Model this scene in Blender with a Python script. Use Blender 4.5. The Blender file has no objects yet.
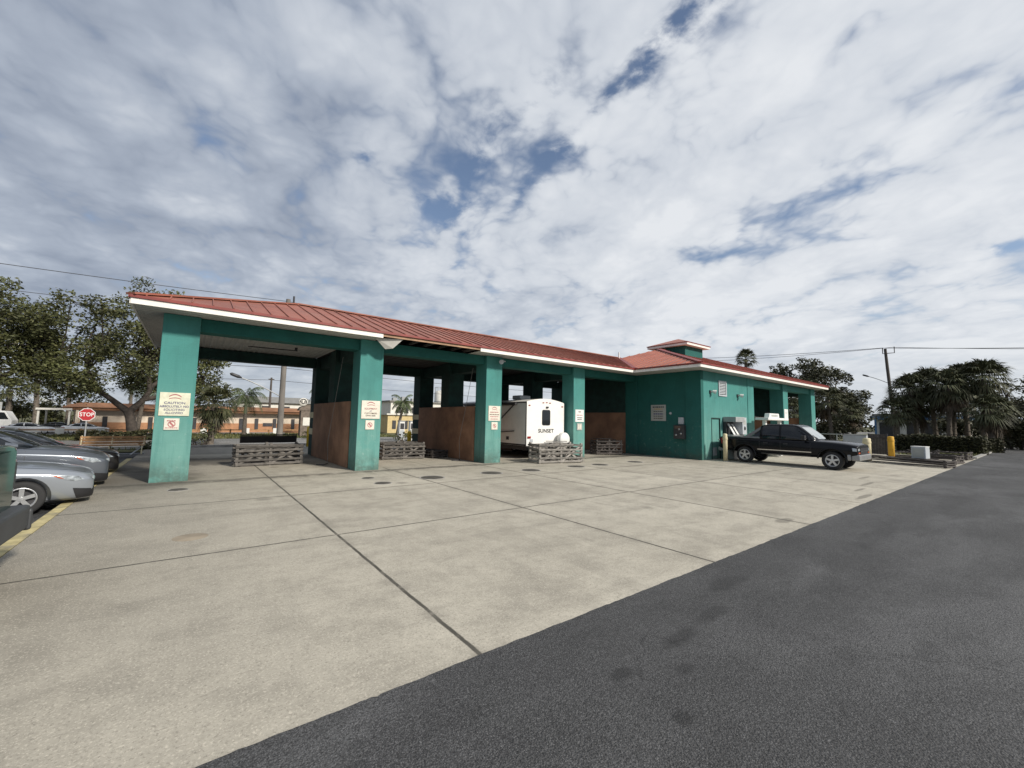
import bpy, bmesh, math, random
from mathutils import Vector, Matrix
from mathutils.bvhtree import BVHTree
R = math.radians
PI = math.pi
rnd = random.Random(7)
sc = bpy.context.scene
COL = sc.collection

# ------------------------------------------------------------------ helpers
class MB:
    """collects polygons and links them as ONE mesh object"""
    def __init__(s):
        s.v = []; s.f = []; s.sm = []
    def add(s, vs, fs, smooth=False):
        o = len(s.v); s.v += [tuple(p) for p in vs]
        for f in fs:
            s.f.append(tuple(i + o for i in f)); s.sm.append(smooth)
    def box(s, x0, x1, y0, y1, z0, z1):
        s.add([(x0,y0,z0),(x1,y0,z0),(x1,y1,z0),(x0,y1,z0),(x0,y0,z1),(x1,y0,z1),(x1,y1,z1),(x0,y1,z1)],
              [(3,2,1,0),(4,5,6,7),(0,1,5,4),(1,2,6,5),(2,3,7,6),(3,0,4,7)])
        return s
    def cbox(s, cx, cy, z0, sx, sy, sz, rot=0):
        c, n = math.cos(rot), math.sin(rot); vs = []
        for z in (z0, z0+sz):
            for a, b in ((-1,-1),(1,-1),(1,1),(-1,1)):
                x, y = a*sx/2, b*sy/2
                vs.append((cx+x*c-y*n, cy+x*n+y*c, z))
        s.add(vs, [(3,2,1,0),(4,5,6,7),(0,1,5,4),(1,2,6,5),(2,3,7,6),(3,0,4,7)]); return s
    def bar(s, p, q, w, h=None, up=(0,0,1)):
        h = h or w; p = Vector(p); q = Vector(q); d = (q-p).normalized(); u = Vector(up)
        if abs(d.dot(u)) > .99: u = Vector((0,1,0))
        a = d.cross(u).normalized(); b = a.cross(d)
        vs = [c + a*i*w/2 + b*j*h/2 for c in (p, q) for i, j in ((-1,-1),(1,-1),(1,1),(-1,1))]
        s.add(vs, [(3,2,1,0),(4,5,6,7),(0,1,5,4),(1,2,6,5),(2,3,7,6),(3,0,4,7)]); return s
    def tube(s, pts, rad, n=8, caps=True):
        pts = [Vector(p) for p in pts]
        if not isinstance(rad, (list, tuple)): rad = [rad]*len(pts)
        rings = []; prev = None
        for i, p in enumerate(pts):
            d = (pts[min(i+1, len(pts)-1)] - pts[max(i-1, 0)]).normalized()
            if prev is None:
                u = Vector((0,0,1)) if abs(d.z) < .9 else Vector((1,0,0))
                a = d.cross(u).normalized()
            else:
                a = (prev - d*prev.dot(d)).normalized()
            prev = a; b = d.cross(a)
            rings.append([p + (a*math.cos(2*PI*k/n) + b*math.sin(2*PI*k/n))*rad[i] for k in range(n)])
        vs = [v for r in rings for v in r]; fs = []
        for i in range(len(pts)-1):
            for k in range(n):
                fs.append((i*n+k, i*n+(k+1) % n, (i+1)*n+(k+1) % n, (i+1)*n+k))
        s.add(vs, fs, True)
        if caps:
            o = len(vs); s.add(rings[0], [tuple(range(n))[::-1]]); s.add(rings[-1], [tuple(range(n))])
        return s
    def lathe(s, prof, n=24, axis='z', c=(0,0,0), smooth=True):
        vs = []; m = len(prof)
        for k in range(n):
            t = 2*PI*k/n
            for r, h in prof:
                x, y = r*math.cos(t), r*math.sin(t)
                p = {'z': (x, y, h), 'y': (x, h, y), 'x': (h, x, y)}[axis]
                vs.append((p[0]+c[0], p[1]+c[1], p[2]+c[2]))
        fs = []
        for k in range(n):
            for j in range(m-1):
                fs.append((k*m+j, ((k+1) % n)*m+j, ((k+1) % n)*m+j+1, k*m+j+1))
        s.add(vs, fs, smooth); return s
    def poly(s, pts): s.add(pts, [tuple(range(len(pts)))]); return s
    def prism(s, pts, d):
        n = len(pts); d = Vector(d); a = [Vector(p) for p in pts]; b = [p+d for p in a]
        s.add(a+b, [tuple(range(n))[::-1], tuple(range(n, 2*n))] + [(i, (i+1) % n, n+(i+1) % n, n+i) for i in range(n)]); return s
    def build(s, name, m=None, parent=None, fix=True, bevel=0, loc=None, autosmooth=None):
        me = bpy.data.meshes.new(name); me.from_pydata(s.v, [], s.f)
        me.polygons.foreach_set('use_smooth', s.sm)
        if fix:
            bm = bmesh.new(); bm.from_mesh(me); bmesh.ops.recalc_face_normals(bm, faces=bm.faces); bm.to_mesh(me); bm.free()
        me.update()
        o = bpy.data.objects.new(name, me); COL.objects.link(o)
        if m: me.materials.append(m)
        if parent: o.parent = parent
        if loc: o.location = loc
        if bevel:
            b = o.modifiers.new('bevel', 'BEVEL'); b.width = bevel; b.segments = 2; b.limit_method = 'ANGLE'
        return o

def tag(o, label=None, cat=None, group=None, kind=None):
    if label: o['label'] = label
    if cat: o['category'] = cat
    if group: o['group'] = group
    if kind: o['kind'] = kind
    return o
def thing(name, label, cat, loc=(0,0,0), rz=0, group=None):
    o = bpy.data.objects.new(name, None); COL.objects.link(o); o.empty_display_size = .2
    o.location = loc; o.rotation_euler = (0,0,rz)
    return tag(o, label, cat, group)
def struct(name, mb, m):
    return tag(mb.build(name, m), kind='structure')
def copy_tree(o, parent=None):
    c = o.copy(); COL.objects.link(c)
    if parent: c.parent = parent
    for ch in list(o.children): copy_tree(ch, c)
    return c

# ------------------------------------------------------------------ materials
def L(h):
    r = []
    for c in (h[0]/255, h[1]/255, h[2]/255):
        r.append(c/12.92 if c <= .04045 else ((c+.055)/1.055)**2.4)
    return r
class NT:
    def __init__(s, tree): s.t = tree
    def n(s, typ, **kw):
        nd = s.t.nodes.new(typ)
        for k, v in kw.items():
            if k.startswith('i_'): nd.inputs[k[2:].replace('_', ' ')].default_value = v
            else: setattr(nd, k, v)
        return nd
    def l(s, a, b): s.t.links.new(a, b)
    def m(s, op, a, b=None, c=None, clamp=False):
        nd = s.t.nodes.new('ShaderNodeMath'); nd.operation = op; nd.use_clamp = clamp
        for i, v in enumerate((a, b, c)):
            if v is None: continue
            if hasattr(v, 'is_output'): s.l(v, nd.inputs[i])
            else: nd.inputs[i].default_value = v
        return nd.outputs[0]
    def noise(s, vec, scale, detail=4, rough=.55, dist=0, w=None):
        nd = s.n('ShaderNodeTexNoise'); nd.inputs['Scale'].default_value = scale; nd.inputs['Detail'].default_value = detail
        nd.inputs['Roughness'].default_value = rough; nd.inputs['Distortion'].default_value = dist
        if vec is not None: s.l(vec, nd.inputs['Vector'])
        return nd.outputs['Fac']
    def sstep(s, x, a, b):
        nd = s.n('ShaderNodeMapRange', interpolation_type='SMOOTHSTEP')
        nd.inputs['From Min'].default_value = a; nd.inputs['From Max'].default_value = b
        s.l(x, nd.inputs['Value']); return nd.outputs['Result']
    def mix(s, fac, a, b, typ='MIX'):
        nd = s.n('ShaderNodeMix', data_type='RGBA', blend_type=typ)
        for sock, v in ((nd.inputs[0], fac), (nd.inputs[6], a), (nd.inputs[7], b)):
            if hasattr(v, 'is_output'): s.l(v, sock)
            elif isinstance(v, (int, float)): sock.default_value = v
            else: sock.default_value = (*v[:3], 1)
        return nd.outputs[2]
    def scalevec(s, vec, sx, sy, sz, off=(0,0,0)):
        nd = s.n('ShaderNodeMapping'); nd.inputs['Scale'].default_value = (sx, sy, sz); nd.inputs['Location'].default_value = off
        s.l(vec, nd.inputs['Vector']); return nd.outputs[0]
def newmat(name):
    m = bpy.data.materials.new(name); m.use_nodes = True; t = m.node_tree
    b = t.nodes['Principled BSDF']; return m, NT(t), b
def pmat(name, col, rough=.6, metal=0, var=.18, scale=2.5, bump=0, bscale=40, spec=.5, streak=False, island=0, dirt=None, dirtamt=.5, dscale=1.2, coat=0):
    m, k, b = newmat(name)
    tc = k.n('ShaderNodeTexCoord').outputs['Object']
    v = k.scalevec(tc, 1, 1, .25 if streak else 1)
    n = k.noise(v, scale, 6, .6)
    lo = [c*(1-var) for c in col]; hi = [min(1, c*(1+var)) for c in col]
    c = k.mix(k.sstep(n, .3, .7), lo, hi)
    if island:
        g = k.n('ShaderNodeNewGeometry').outputs['Random Per Island']
        c = k.mix(k.m('MULTIPLY', g, 1.0), k.mix(1.0, c, [1-island]*3, 'MULTIPLY'), k.mix(1.0, c, [1+island]*3, 'MULTIPLY'))
    if dirt:
        d = k.sstep(k.noise(v, dscale, 8, .65), .45, .75)
        c = k.mix(k.m('MULTIPLY', d, dirtamt), c, dirt)
    k.l(c, b.inputs['Base Color'])
    b.inputs['Roughness'].default_value = rough; b.inputs['Metallic'].default_value = metal
    b.inputs['Specular IOR Level'].default_value = spec
    if coat: b.inputs['Coat Weight'].default_value = coat; b.inputs['Coat Roughness'].default_value = .05
    if bump:
        bn = k.n('ShaderNodeBump'); bn.inputs['Strength'].default_value = bump; bn.inputs['Distance'].default_value = .01
        k.l(k.noise(tc, bscale, 6, .7), bn.inputs['Height']); k.l(bn.outputs[0], b.inputs['Normal'])
    return m

def mat_teal(name, base, top, bottom):
    m, k, b = newmat(name)
    pos = k.n('ShaderNodeNewGeometry').outputs['Position']
    sx = k.n('ShaderNodeSeparateXYZ'); k.l(pos, sx.inputs[0])
    mott = k.noise(pos, .9, 6, .6); streak = k.noise(k.scalevec(pos, 3, 3, .22), 1.6, 6, .65)
    z = sx.outputs[2]
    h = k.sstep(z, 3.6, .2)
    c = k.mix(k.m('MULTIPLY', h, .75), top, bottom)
    c = k.mix(k.m('MULTIPLY', k.sstep(streak, .42, .72), .55), c, base)
    c = k.mix(k.m('MULTIPLY', k.sstep(mott, .45, .7), .35), c, [x*.75 for x in base])
    pt = k.sstep(k.noise(k.scalevec(pos, 1, 1, .8, (5, 2, 9)), 1.5, 3, .5), .56, .60)      # repainted patches
    c = k.mix(k.m('MULTIPLY', pt, .30), c, [x*1.45 for x in base])
    chalk = k.m('MULTIPLY', k.sstep(k.noise(pos, 7, 8, .75), .55, .75), k.sstep(z, 3.2, .2))
    c = k.mix(k.m('MULTIPLY', chalk, .5), c, (.36,.45,.42))
    grime = k.m('MULTIPLY', k.sstep(z, .75, 0), k.sstep(k.noise(pos, 3.2, 7, .72), .32, .62))
    c = k.mix(k.m('MULTIPLY', grime, .65), c, (.06, .075, .06))
    k.l(c, b.inputs['Base Color']); b.inputs['Roughness'].default_value = .72; b.inputs['Specular IOR Level'].default_value = .3
    # block coursing, 0.2 m courses
    fz = k.m('FRACT', k.m('DIVIDE', z, .203)); fx = k.m('FRACT', k.m('DIVIDE', k.m('ADD', sx.outputs[0], sx.outputs[1]), .406))
    gr = k.m('MINIMUM', k.m('PINGPONG', fz, .5), k.m('MULTIPLY', k.m('PINGPONG', fx, .5), 2))
    hgt = k.m('ADD', k.m('MULTIPLY', k.sstep(gr, 0, .05), .35), k.m('MULTIPLY', k.noise(pos, 55, 4, .7), .4))
    bn = k.n('ShaderNodeBump'); bn.inputs['Strength'].default_value = .35; bn.inputs['Distance'].default_value = .012
    k.l(hgt, bn.inputs['Height']); k.l(bn.outputs[0], b.inputs['Normal'])
    return m

def mat_concrete(name, a, bcol, dark, stains_shade=(), joints=None):
    m, k, b = newmat(name)
    pos = k.n('ShaderNodeNewGeometry').outputs['Position']
    s = k.n('ShaderNodeSeparateXYZ'); k.l(pos, s.inputs[0]); X, Y = s.outputs[0], s.outputs[1]
    n1 = k.noise(pos, .28, 7, .62, .4); n2 = k.noise(pos, 1.7, 8, .7); n3 = k.noise(pos, 14, 5, .75)
    c = k.mix(k.sstep(n1, .32, .68), a, bcol)
    # each slab was poured separately: a slightly different tone
    sl = k.n('ShaderNodeCombineXYZ'); k.l(k.m('FLOOR', k.m('DIVIDE', k.m('SUBTRACT', X, 1.92), 3.68)), sl.inputs[0]); k.l(k.m('FLOOR', k.m('DIVIDE', k.m('SUBTRACT', Y, 6.906), 3.9)), sl.inputs[1])
    wn_ = k.n('ShaderNodeTexWhiteNoise', noise_dimensions='2D'); k.l(sl.outputs[0], wn_.inputs['Vector'])
    c = k.mix(k.m('MULTIPLY', wn_.outputs['Value'], .34), c, [x*.72 for x in a])
    tr = k.noise(k.scalevec(pos, .9, .12, 1), 1.4, 6, .65, .3)      # tyre tracks along the bays
    c = k.mix(k.m('MULTIPLY', k.sstep(tr, .48, .70), .38), c, dark)
    sw = k.noise(k.scalevec(pos, .35, 1.2, 1, (4, 2, 0)), 1.1, 7, .66, .5)   # swept dirt and water marks
    c = k.mix(k.m('MULTIPLY', k.sstep(sw, .47, .68), .40), c, dark)
    c = k.mix(k.m('MULTIPLY', k.sstep(n2, .46, .66), .40), c, dark)
    c = k.mix(k.m('MULTIPLY', k.sstep(n2, .50, .30), .30), c, [min(1, x*1.12) for x in bcol])
    # hairline cracks
    cv_ = k.n('ShaderNodeTexVoronoi', feature='DISTANCE_TO_EDGE'); cv_.inputs['Scale'].default_value = .22
    wv_ = k.n('ShaderNodeTexNoise'); wv_.inputs['Scale'].default_value = 1.3; wv_.inputs['Detail'].default_value = 6; k.l(pos, wv_.inputs['Vector'])
    av_ = k.n('ShaderNodeVectorMath', operation='ADD'); k.l(pos, av_.inputs[0]); k.l(wv_.outputs['Color'], av_.inputs[1]); k.l(av_.outputs[0], cv_.inputs['Vector'])
    c = k.mix(k.m('MULTIPLY', k.m('MULTIPLY', k.sstep(cv_.outputs['Distance'], .0016, .0004), k.sstep(n1, .50, .60)), .6), c, [x*.4 for x in dark])
    # the slab darkens towards the parked cars and the columns
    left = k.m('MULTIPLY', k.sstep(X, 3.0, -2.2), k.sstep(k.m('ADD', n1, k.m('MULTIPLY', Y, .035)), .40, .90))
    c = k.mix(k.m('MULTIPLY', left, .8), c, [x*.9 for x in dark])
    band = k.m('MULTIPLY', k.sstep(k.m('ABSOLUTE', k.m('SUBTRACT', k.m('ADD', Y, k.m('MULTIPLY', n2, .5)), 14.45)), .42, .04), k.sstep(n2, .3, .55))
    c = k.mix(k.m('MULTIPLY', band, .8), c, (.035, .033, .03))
    # fine aggregate
    c = k.mix(k.m('MULTIPLY', k.sstep(n3, .35, .75), .38), c, [x*.60 for x in a])
    spk = k.noise(pos, 48, 4, .85)
    c = k.mix(k.m('MULTIPLY', k.sstep(spk, .52, .66), .75), c, [x*.45 for x in a])
    c = k.mix(k.m('MULTIPLY', k.sstep(k.noise(pos, 60, 3, .8), .53, .66), .55), c, [min(1, x*1.5) for x in a])
    # drips and oil spots
    spots = k.n('ShaderNodeTexVoronoi', feature='F1'); spots.inputs['Scale'].default_value = .55; k.l(pos, spots.inputs['Vector'])
    sp = k.m('ADD', spots.outputs['Distance'], k.m('MULTIPLY', n2, .22))
    c = k.mix(k.m('MULTIPLY', k.sstep(sp, .24, .15), .45), c, [x*.45 for x in dark])
    for (sx_, sy_, rx, ry, amt) in stains_shade:
        dx = k.m('DIVIDE', k.m('SUBTRACT', X, sx_), rx); dy = k.m('DIVIDE', k.m('SUBTRACT', Y, sy_), ry)
        d = k.m('ADD', k.m('SQRT', k.m('ADD', k.m('MULTIPLY', dx, dx), k.m('MULTIPLY', dy, dy))), k.m('MULTIPLY', k.m('SUBTRACT', n2, .5), 1.6))
        c = k.mix(k.m('MULTIPLY', k.sstep(d, 1, .55), amt), c, [x*.35 for x in dark])
    if joints:
        mask = None; wob = k.m('MULTIPLY', k.m('SUBTRACT', k.noise(pos, 2.2, 6, .7), .5), .035)
        for ax, val, lim, wd in joints:
            coord = X if ax == 'x' else Y
            d = k.m('ABSOLUTE', k.m('SUBTRACT', k.m('ADD', coord, wob), val))
            q = k.sstep(d, wd, wd*.45)
            if lim:
                other = Y if ax == 'x' else X
                q = k.m('MULTIPLY', q, k.m('MULTIPLY', k.m('GREATER_THAN', other, lim[0]), k.m('LESS_THAN', other, lim[1])))
            mask = q if mask is None else k.m('MAXIMUM', mask, q)
        jn = k.sstep(k.noise(pos, 5, 4, .7), .25, .5)
        c = k.mix(k.m('MULTIPLY', mask, k.m('ADD', k.m('MULTIPLY', jn, .45), .45)), c, (.035, .033, .028))
        halo = None
        for ax, val, lim, wd in joints[:5]:
            coord = X if ax == 'x' else Y
            d = k.m('ABSOLUTE', k.m('SUBTRACT', k.m('ADD', coord, wob), val)); q = k.sstep(d, .16, .02)
            halo = q if halo is None else k.m('MAXIMUM', halo, q)
        c = k.mix(k.m('MULTIPLY', halo, k.m('MULTIPLY', k.sstep(n2, .4, .7), .35)), c, dark)
    k.l(c, b.inputs['Base Color']); b.inputs['Roughness'].default_value = .85; b.inputs['Specular IOR Level'].default_value = .25
    bn = k.n('ShaderNodeBump'); bn.inputs['Strength'].default_value = .3; bn.inputs['Distance'].default_value = .006
    k.l(k.m('ADD', spk, k.m('MULTIPLY', n3, .5)), bn.inputs['Height']); k.l(bn.outputs[0], b.inputs['Normal'])
    return m

def mat_asphalt(name, base, spots=(), wear=.5):
    m, k, b = newmat(name)
    pos = k.n('ShaderNodeNewGeometry').outputs['Position']
    s = k.n('ShaderNodeSeparateXYZ'); k.l(pos, s.inputs[0]); X, Y = s.outputs[0], s.outputs[1]
    n1 = k.noise(pos, .35, 7, .6, .3); n2 = k.noise(pos, 2.1, 8, .7); tr = k.noise(k.scalevec(pos, .1, .8, 1), 1.2, 6, .65)
    c = k.mix(k.sstep(n1, .3, .7), [x*.6 for x in base], [x*1.15 for x in base])
    c = k.mix(k.m('MULTIPLY', k.sstep(X, 6, 0), .3), c, [x*.55 for x in base])
    c = k.mix(k.m('MULTIPLY', k.sstep(tr, .45, .7), .45), c, [x*1.5 for x in base])
    c = k.mix(k.m('MULTIPLY', k.sstep(n2, .55, .8), .4), c, [x*.5 for x in base])
    # worn pale scuffs
    c = k.mix(k.m('MULTIPLY', k.m('MULTIPLY', k.sstep(n2, .58, .42), k.sstep(k.noise(pos, 7, 5, .75), .55, .75)), wear), c, [x*2.6 for x in base])
    fade = k.sstep(k.noise(k.scalevec(pos, .25, .6, 1, (7, 3, 0)), 1.0, 8, .62, .6), .45, .72)
    c = k.mix(k.m('MULTIPLY', fade, .7), c, [x*2.1 for x in base])
    mud = k.sstep(k.noise(k.scalevec(pos, .5, 1.1, 1, (1, 8, 0)), 1.6, 9, .68, .4), .54, .66)
    c = k.mix(k.m('MULTIPLY', mud, .42), c, [x*.45 for x in base])
    vo = k.n('ShaderNodeTexVoronoi', feature='F1'); vo.inputs['Scale'].default_value = 90; k.l(pos, vo.inputs['Vector'])
    sepc = k.n('ShaderNodeSeparateColor'); k.l(vo.outputs['Color'], sepc.inputs[0])
    st = k.m('MULTIPLY', k.sstep(vo.outputs['Distance'], .6, .1), k.m('POWER', sepc.outputs[0], 2.5))
    c = k.mix(k.m('MULTIPLY', st, k.m('ADD', .25, k.m('MULTIPLY', k.sstep(n2, .35, .65), .5))), c, [min(1, x*3.2) for x in base])
    gr_ = k.noise(pos, 72, 5, .85)
    c = k.mix(k.m('MULTIPLY', k.sstep(gr_, .45, .60), .85), c, [x*.25 for x in base])
    c = k.mix(k.m('MULTIPLY', k.sstep(gr_, .46, .34), .65), c, [x*2.3 for x in base])
    gd = k.noise(k.scalevec(pos, 1, 1, 1, (9, 4, 0)), 130, 3, .8)
    c = k.mix(k.m('MULTIPLY', k.sstep(gd, .58, .68), .6), c, [x*4.0 for x in base])
    cv_ = k.n('ShaderNodeTexVoronoi', feature='DISTANCE_TO_EDGE'); cv_.inputs['Scale'].default_value = .30
    wv_ = k.n('ShaderNodeTexNoise'); wv_.inputs['Scale'].default_value = 1.6; wv_.inputs['Detail'].default_value = 7; k.l(pos, wv_.inputs['Vector'])
    av_ = k.n('ShaderNodeVectorMath', operation='ADD'); k.l(pos, av_.inputs[0]); k.l(wv_.outputs['Color'], av_.inputs[1]); k.l(av_.outputs[0], cv_.inputs['Vector'])
    c = k.mix(k.m('MULTIPLY', k.m('MULTIPLY', k.sstep(cv_.outputs['Distance'], .004, .001), k.sstep(n1, .52, .60)), .55), c, [x*.3 for x in base])
    for (sx_, sy_, rx, ry, amt) in spots:
        dx = k.m('DIVIDE', k.m('SUBTRACT', X, sx_), rx); dy = k.m('DIVIDE', k.m('SUBTRACT', Y, sy_), ry)
        d = k.m('ADD', k.m('SQRT', k.m('ADD', k.m('MULTIPLY', dx, dx), k.m('MULTIPLY', dy, dy))), k.m('MULTIPLY', k.m('SUBTRACT', n2, .5), 1.8))
        c = k.mix(k.m('MULTIPLY', k.sstep(d, 1, .4), amt), c, [x*.28 for x in base])
    k.l(c, b.inputs['Base Color']); b.inputs['Roughness'].default_value = .8; b.inputs['Specular IOR Level'].default_value = .35
    bn = k.n('ShaderNodeBump'); bn.inputs['Strength'].default_value = .7; bn.inputs['Distance'].default_value = .008
    k.l(k.m('SUBTRACT', 1.0, vo.outputs['Distance']), bn.inputs['Height']); k.l(bn.outputs[0], b.inputs['Normal'])
    return m

def mat_leaf(name, col, var=.5, warm=(.16, .13, .05), wamt=.25, rough=.6, trans=.0):
    m, k, b = newmat(name)
    g = k.n('ShaderNodeNewGeometry'); rnd_ = g.outputs['Random Per Island']
    n = k.noise(k.n('ShaderNodeTexCoord').outputs['Object'], .55, 4, .6)
    c = k.mix(k.sstep(n, .3, .7), [x*(1-var) for x in col], [x*(1+var) for x in col])
    c = k.mix(k.m('MULTIPLY', k.sstep(rnd_, .55, 1), wamt), c, warm)
    c = k.mix(k.m('MULTIPLY', k.sstep(rnd_, .4, .0), .5), c, [x*.45 for x in col])
    k.l(c, b.inputs['Base Color']); b.inputs['Roughness'].default_value = rough; b.inputs['Specular IOR Level'].default_value = .3
    return m

M = {}
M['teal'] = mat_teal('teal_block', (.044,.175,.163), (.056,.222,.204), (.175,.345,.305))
M['teal_shade'] = mat_teal('teal_block_shade', (.012,.092,.082), (.014,.105,.093), (.030,.130,.115))  # same block paint, with shade put into the colour for faces out of the sun
M['teal_dark'] = pmat('teal_inner_shade', (.006,.034,.030), .8, var=.3, bump=.2)  # teal darkened in its colour to carry the gloom inside the bays
M['ceil_dark'] = pmat('ceiling_shade', (.035,.033,.03), .9, var=.3)  # ceiling of the unlit bays, their shade painted into the colour
M['brown'] = pmat('brown_plywood', (.275,.150,.090), .75, var=.3, scale=1.0, streak=False, bump=.15, dirt=(.13,.065,.042), dirtamt=.5)
M['roof'] = pmat('red_metal', (.265,.092,.060), .5, var=.18, scale=.9, dirt=(.30,.16,.12), dirtamt=.45, dscale=.7, spec=.4)
M['roof_wing'] = pmat('red_metal_wing', (.36,.125,.085), .5, var=.12, scale=.9, dirt=(.42,.19,.13), dirtamt=.4, dscale=.7, spec=.4)
M['fascia'] = pmat('white_fascia', (.80,.77,.72), .55, var=.06)
M['drip'] = pmat('red_drip_edge', (.20,.030,.024), .5)
M['soffit'] = pmat('grey_soffit', (.50,.49,.46), .7, var=.1)
M['tanwood'] = pmat('bare_fascia_timber', (.38,.24,.15), .8, var=.25)
M['white'] = pmat('white_paint', (.74,.74,.72), .45, var=.06)
M['offwhite'] = pmat('rv_fibreglass', (.80,.79,.76), .35, var=.05, dirt=(.6,.57,.5), dirtamt=.25)
M['cream'] = pmat('cream_sign', (.62,.62,.49), .6, var=.10, scale=9, dirt=(.45,.40,.26), dirtamt=.4, dscale=6)
M['signwhite'] = pmat('pale_sign', (.64,.61,.53), .6, var=.08, scale=9, dirt=(.6,.5,.4), dirtamt=.3, dscale=6)
M['signgrey'] = pmat('grey_plate', (.38,.39,.37), .5, var=.1)
M['ink_navy'] = pmat('navy_lettering', (.06,.06,.16), .6)
M['ink_black'] = pmat('black_lettering', (.03,.03,.03), .6)
M['ink_red'] = pmat('maroon_lettering', (.36,.13,.13), .6)
M['ink_brown'] = pmat('brown_lettering', (.12,.08,.06), .6)
M['tan_ink'] = pmat('tan_lettering', (.45,.32,.14), .6)
M['metal'] = pmat('galvanised', (.42,.43,.43), .45, .6, var=.15)
M['chrome'] = pmat('chrome', (.7,.7,.7), .15, 1.0, var=.03)
M['dark_metal'] = pmat('dark_metal', (.05,.05,.055), .5, .3)
M['grey_box'] = pmat('grey_cabinet', (.30,.31,.31), .5, var=.12)
M['lightgrey'] = pmat('pale_grey_plastic', (.42,.45,.48), .5, var=.08)
M['black'] = pmat('black_plastic', (.018,.018,.02), .5)
M['rubber'] = pmat('tyre_rubber', (.022,.022,.023), .8, bump=.2)
M['glass'] = pmat('tinted_glass', (.010,.013,.017), .05, var=.1, spec=.5)
M['glass_sky'] = pmat('windscreen_sky_sheen', (.32,.35,.36), .05, var=.1, spec=.8)  # pale base colour paints the reflected sky on to the windscreen
M['lens'] = pmat('headlamp_lens', (.34,.37,.39), .10, .3, var=.5, scale=14)
M['amber'] = pmat('amber_lens', (.45,.10,.04), .2)
M['redlens'] = pmat('red_lens', (.28,.02,.02), .2)
M['rim'] = pmat('alloy_rim', (.55,.56,.57), .3, .7, var=.08)
M['yellow'] = pmat('yellow_paint', (.62,.42,.02), .6, var=.12, dirt=(.3,.2,.04), dirtamt=.3)
M['orangeyellow'] = pmat('amber_yellow_paint', (.60,.33,.025), .6, var=.12, dirt=(.3,.2,.04), dirtamt=.3)
M['creampost'] = pmat('cream_paint', (.62,.55,.36), .65, var=.12, dirt=(.3,.26,.16), dirtamt=.4)
M['kerb'] = pmat('worn_yellow_kerb', (.44,.375,.19), .85, var=.25, scale=5, dirt=(.17,.16,.14), dirtamt=.95, dscale=2.6)
M['kerb_grey'] = pmat('grey_kerb', (.30,.29,.27), .85, var=.2)
M['wood_mid'] = pmat('grey_weathered_wood', (.125,.115,.105), .85, var=.3, scale=7, island=.45, bump=.3)
M['wood'] = pmat('weathered_wood', (.235,.22,.20), .85, var=.3, scale=7, island=.45, bump=.3)
M['wood_dark'] = pmat('dark_weathered_wood', (.075,.065,.06), .85, var=.3, scale=7, island=.4, bump=.3)
M['wood_black'] = pmat('black_stained_wood', (.022,.020,.020), .7, var=.3)
M['orangewood'] = pmat('orange_stained_timber', (.33,.185,.085), .7, var=.3, scale=5, island=.25)
M['bark'] = pmat('dark_bark', (.055,.045,.038), .95, var=.4, scale=6, bump=.9, bscale=14)
M['bark_palm'] = pmat('palm_bark', (.13,.11,.09), .95, var=.35, scale=8, bump=.8, bscale=16)
M['pole'] = pmat('timber_pole', (.17,.155,.14), .9, var=.2, streak=True, bump=.3)
M['pole_dark'] = pmat('dark_timber_pole', (.075,.065,.058), .9, var=.2, streak=True)
M['oakleaf'] = mat_leaf('oak_leaves', (.074,.082,.031), .5, (.15,.135,.05), .3)
M['oakleaf_r'] = mat_leaf('dark_oak_leaves', (.064,.068,.036), .45, (.08,.062,.03), .4)
M['palmleaf'] = mat_leaf('sabal_leaves', (.055,.062,.026), .45, (.14,.12,.055), .4)
M['palmleaf_r'] = mat_leaf('dark_sabal_leaves', (.070,.078,.040), .45, (.15,.125,.065), .4)
M['palmdead'] = mat_leaf('dry_palm_skirt', (.075,.055,.035), .4, (.13,.09,.05), .5)
M['queenleaf'] = mat_leaf('queen_palm_leaves', (.075,.10,.045), .35, (.13,.14,.06), .4)
M['hedge'] = mat_leaf('hedge_leaves', (.042,.044,.018), .4, (.09,.075,.03), .3)
M['hedge_core'] = pmat('hedge_shadow', (.014,.015,.008), .95, var=.4)
M['scrub'] = mat_leaf('scrub_leaves', (.060,.068,.030), .4, (.14,.12,.06), .35)
M['grass'] = pmat('dry_grass', (.085,.088,.035), .95, var=.3, scale=.8, dirt=(.17,.15,.07), dirtamt=.6, dscale=.5, bump=.6, bscale=25)
M['blade'] = mat_leaf('grass_blades', (.09,.10,.035), .4, (.22,.18,.08), .5)
M['peach'] = pmat('peach_stucco', (.66,.56,.45), .85, var=.06)
M['orange'] = pmat('orange_stucco', (.42,.215,.115), .85, var=.1)
M['terracotta'] = pmat('terracotta_roof', (.235,.115,.06), .8, var=.2, scale=1.5)
M['brownband'] = pmat('brown_fascia_band', (.16,.075,.035), .8, var=.15)
M['white_wall'] = pmat('white_stucco', (.68,.66,.60), .85, var=.06)
M['yellow_wall'] = pmat('yellow_stucco', (.58,.46,.24), .85, var=.08)
M['grey_roof'] = pmat('grey_roof', (.22,.215,.20), .85, var=.15)
M['blue_trim'] = pmat('blue_trim', (.07,.16,.30), .6)
M['stone'] = pmat('brown_grey_stone', (.16,.13,.105), .9, var=.3, scale=3)
M['stopred'] = pmat('stop_red', (.42,.022,.028), .5, var=.08)
M['cover'] = pmat('dark_iron_cover', (.075,.068,.058), .85, .1, var=.4, scale=6)
M['rustpatch'] = pmat('rust_patch', (.28,.235,.175), .85, var=.2)
M['paintline'] = pmat('worn_line_paint', (.55,.55,.53), .7, var=.15, scale=5, dirt=(.08,.08,.08), dirtamt=.7, dscale=4)
M['wire'] = pmat('cable', (.05,.05,.055), .7)
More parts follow.
